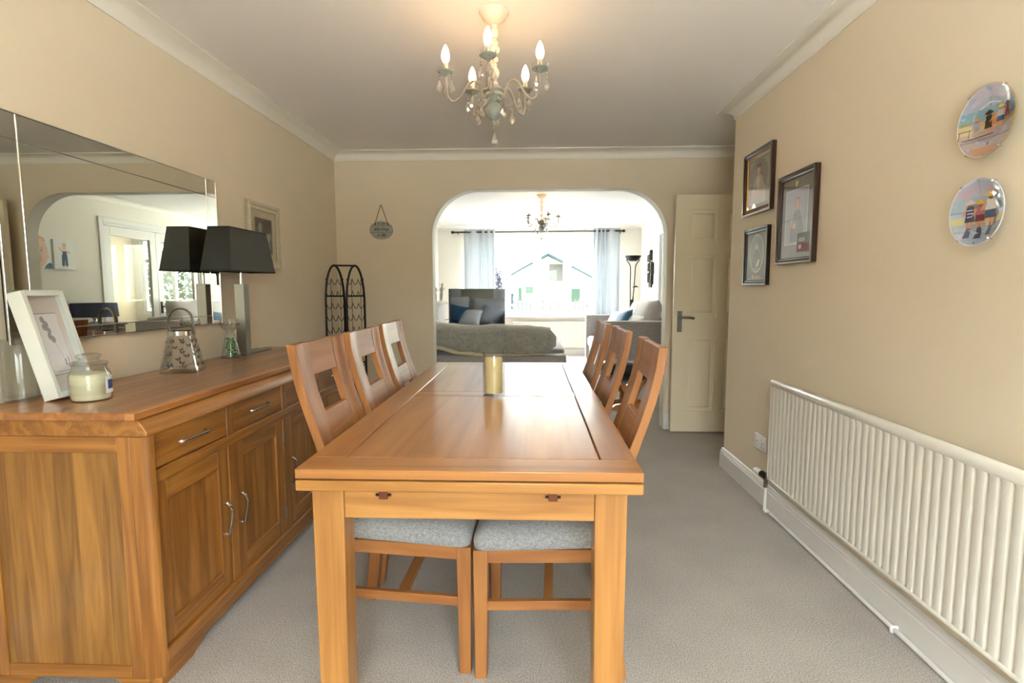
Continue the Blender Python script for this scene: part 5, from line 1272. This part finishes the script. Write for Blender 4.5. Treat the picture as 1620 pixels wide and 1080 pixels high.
def bungalow(label, x0, x1, y0, ze, za, depth, apexx, wins, clad=None):
    t = thing('bungalow', label, 'building', ((x0+x1)/2, y0+depth/2, -.38), group='bungalows across the road', world=True)
    MB().prism([(x0, -.38), (x1, -.38), (x1, ze), (apexx, za-.15), (x0, ze)], 1, y0, y0+depth).build('walls', REND, t, smooth=False)
    for (xa, s) in ((x0, -1), (x1, 1)):
        mb = MB(); sl = (za-ze)/(apexx-xa); ex = xa+s*.35; ez = ze+s*.35*sl
        mb.hexa([(ex, y0-.5, ez), (apexx, y0-.5, za), (apexx, y0+depth, za), (ex, y0+depth, ez)], [(ex, y0-.5, ez+.14), (apexx, y0-.5, za+.14), (apexx, y0+depth, za+.14), (ex, y0+depth, ez+.14)]); mb.build('roof_slope', TILE, t, smooth=False)
        mb = MB(); mb.hexa([(ex, y0-.56, ez-.08), (apexx, y0-.56, za-.08), (apexx, y0-.5, za-.08), (ex, y0-.5, ez-.08)], [(ex, y0-.56, ez+.12), (apexx, y0-.56, za+.12), (apexx, y0-.5, za+.12), (ex, y0-.5, ez+.12)]); mb.build('bargeboard', BARGE, t, smooth=False)
    for (a, b, c, d) in wins:
        f_ = MB().box(a-.08, b+.08, y0-.06, y0+.02, c-.08, d+.08).build('window', PVC, t)
        MB().box(a, b, y0-.075, y0-.05, c, d).build('pane', DGLASS, f_)
    if clad: a, b, c, d = clad; MB().box(a, b, y0-.04, y0+.01, c, d).build('stone_cladding', STONE, t)
    return t
bungalow('white bungalow with a wide gable straight across the road', -1.9, 4.7, 45, 2.3, 4.1, 11, 1.3, ((-1.15, -.85, .3, 1.4), (-.55, .35, .9, 1.5), (3.0, 4.0, .2, 1.3)), (1.4, 2.9, 1.9, 3.35))
bungalow('white bungalow across the road behind the curtain by the floor lamp', 6.2, 12.5, 47, 2.3, 4.3, 11, 8.8, ((7.0, 8.4, .3, 1.5),))
bungalow('white bungalow across the road behind the curtain by the television', -13, -7.0, 46, 2.3, 4.2, 11, -9.6, ((-9.5, -8.0, .3, 1.5),))
def leafy(name, label, cat, loc, size, n, mats, leaf=.05, trunk=0, group=None, seed=1):
    rnd = random.Random(seed); t = thing(name, label, cat, loc, group=group)
    mb = MB()
    for k in range(n):
        while True:
            p = Vector((rnd.uniform(-1, 1), rnd.uniform(-1, 1), rnd.uniform(-1, 1)))
            if .35 < p.length < 1: break
        q = 1+.25*math.sin(p.x*5+p.z*4)
        c = Vector((p.x*size[0]*q, p.y*size[1]*q, p.z*size[2]+size[2]+trunk)); a = Vector((rnd.gauss(0, 1), rnd.gauss(0, 1), rnd.gauss(0, 1))).normalized(); b = a.orthogonal().normalized(); s = leaf*rnd.uniform(.6, 1.4)
        mb.add([c-a*s, c+b*s*.5, c+a*s, c-b*s*.5], [(0, 1, 2, 3)], rnd.randrange(len(mats)))
    mb.build('foliage', mats, t, smooth=False)
    m2 = MB(); m2.tube([(0, 0, 0), (.02, 0, (trunk+size[2])*.5), (0, .02, trunk+size[2])], [.05*size[0]+.03, .04*size[0]+.02, .02], 8); m2.build('stem', DARKWOOD, t)
    return t
LF = [matte('leaf_green', (0.0181, 0.0276, 0.0166)), matte('leaf_mid_green', (0.0140, 0.0221, 0.0140)), matte('leaf_pale', (0.0303, 0.0352, 0.0200))]
PF = [matte('leaf_purple', (0.0135, 0.0112, 0.0186)), matte('leaf_plum', (0.0212, 0.0195, 0.0276))]
GB = 'garden bushes along the front fence'
leafy('tree', 'purple leaved tree in the garden across the road', 'tree', (-3.0, 40, -.38), (1.0, 1.0, 1.1), 900, PF, .14, 1.1, seed=3)
for i, (x, y, sx, sz, lb_) in enumerate(((-.85, 18.6, .34, .38, 'green bush by the fence in line with the wheeled bin'), (-.12, 18.8, .28, .34, 'green bush by the fence in front of the wide bungalow window'), (.85, 18.6, .30, .34, 'green bush by the fence in front of the stone cladding'), (1.75, 18.7, .30, .34, 'green bush by the fence closest to the curtain beside the floor lamp'))):
    leafy('bush', lb_, 'bush', (x, y, -.40), (sx, .3, sz), 260, LF, .06, 0, GB, 10+i)
t = thing('picket_fence', 'low white picket fence at the front of the garden', 'fence', (0, 20, -.4), world=True)
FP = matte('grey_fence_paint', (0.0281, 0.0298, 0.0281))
for z in (.1, .62): MB().box(-4, 5, 20.03, 20.07, z, z+.07).build('rail', REND, t)
for k in range(60): x = -4+.15*k; MB().prism([(x, -.4), (x+.075, -.4), (x+.075, .82), (x+.037, .88), (x, .82)], 1, 20.0, 20.03).build('picket', FP, t, smooth=False)
t = thing('wheelie_bin', 'blue grey wheeled bin beside the bungalow', 'bin', (-1.7, 42, -.38), world=True)
MB().hexa([(-1.88, 41.8, -.30), (-1.50, 41.8, -.30), (-1.50, 42.2, -.30), (-1.88, 42.2, -.30)], [(-1.95, 41.7, .85), (-1.43, 41.7, .85), (-1.43, 42.3, .85), (-1.95, 42.3, .85)]).build('body', matte('bin_blue', (0.0140, 0.0195, 0.0321)), t, bevel=.01)
MB().box(-1.97, -1.41, 41.66, 42.32, .85, .93).build('lid', matte('bin_lid', (0.0122, 0.0166, 0.0303)), t, bevel=.01)
for x in (-1.88, -1.50): m2 = MB(); m2.tube([(x, 42.2, -.28), (x+.05, 42.2, -.28)], .10, 14); m2.build('wheel', RUBBER, t)
leafy('tree', 'bright green tree outside the hall window, seen in the mirror', 'tree', (3.6, 11.6, -.35), (1.9, .9, 1.5), 5200, LF, .07, .3, seed=21)
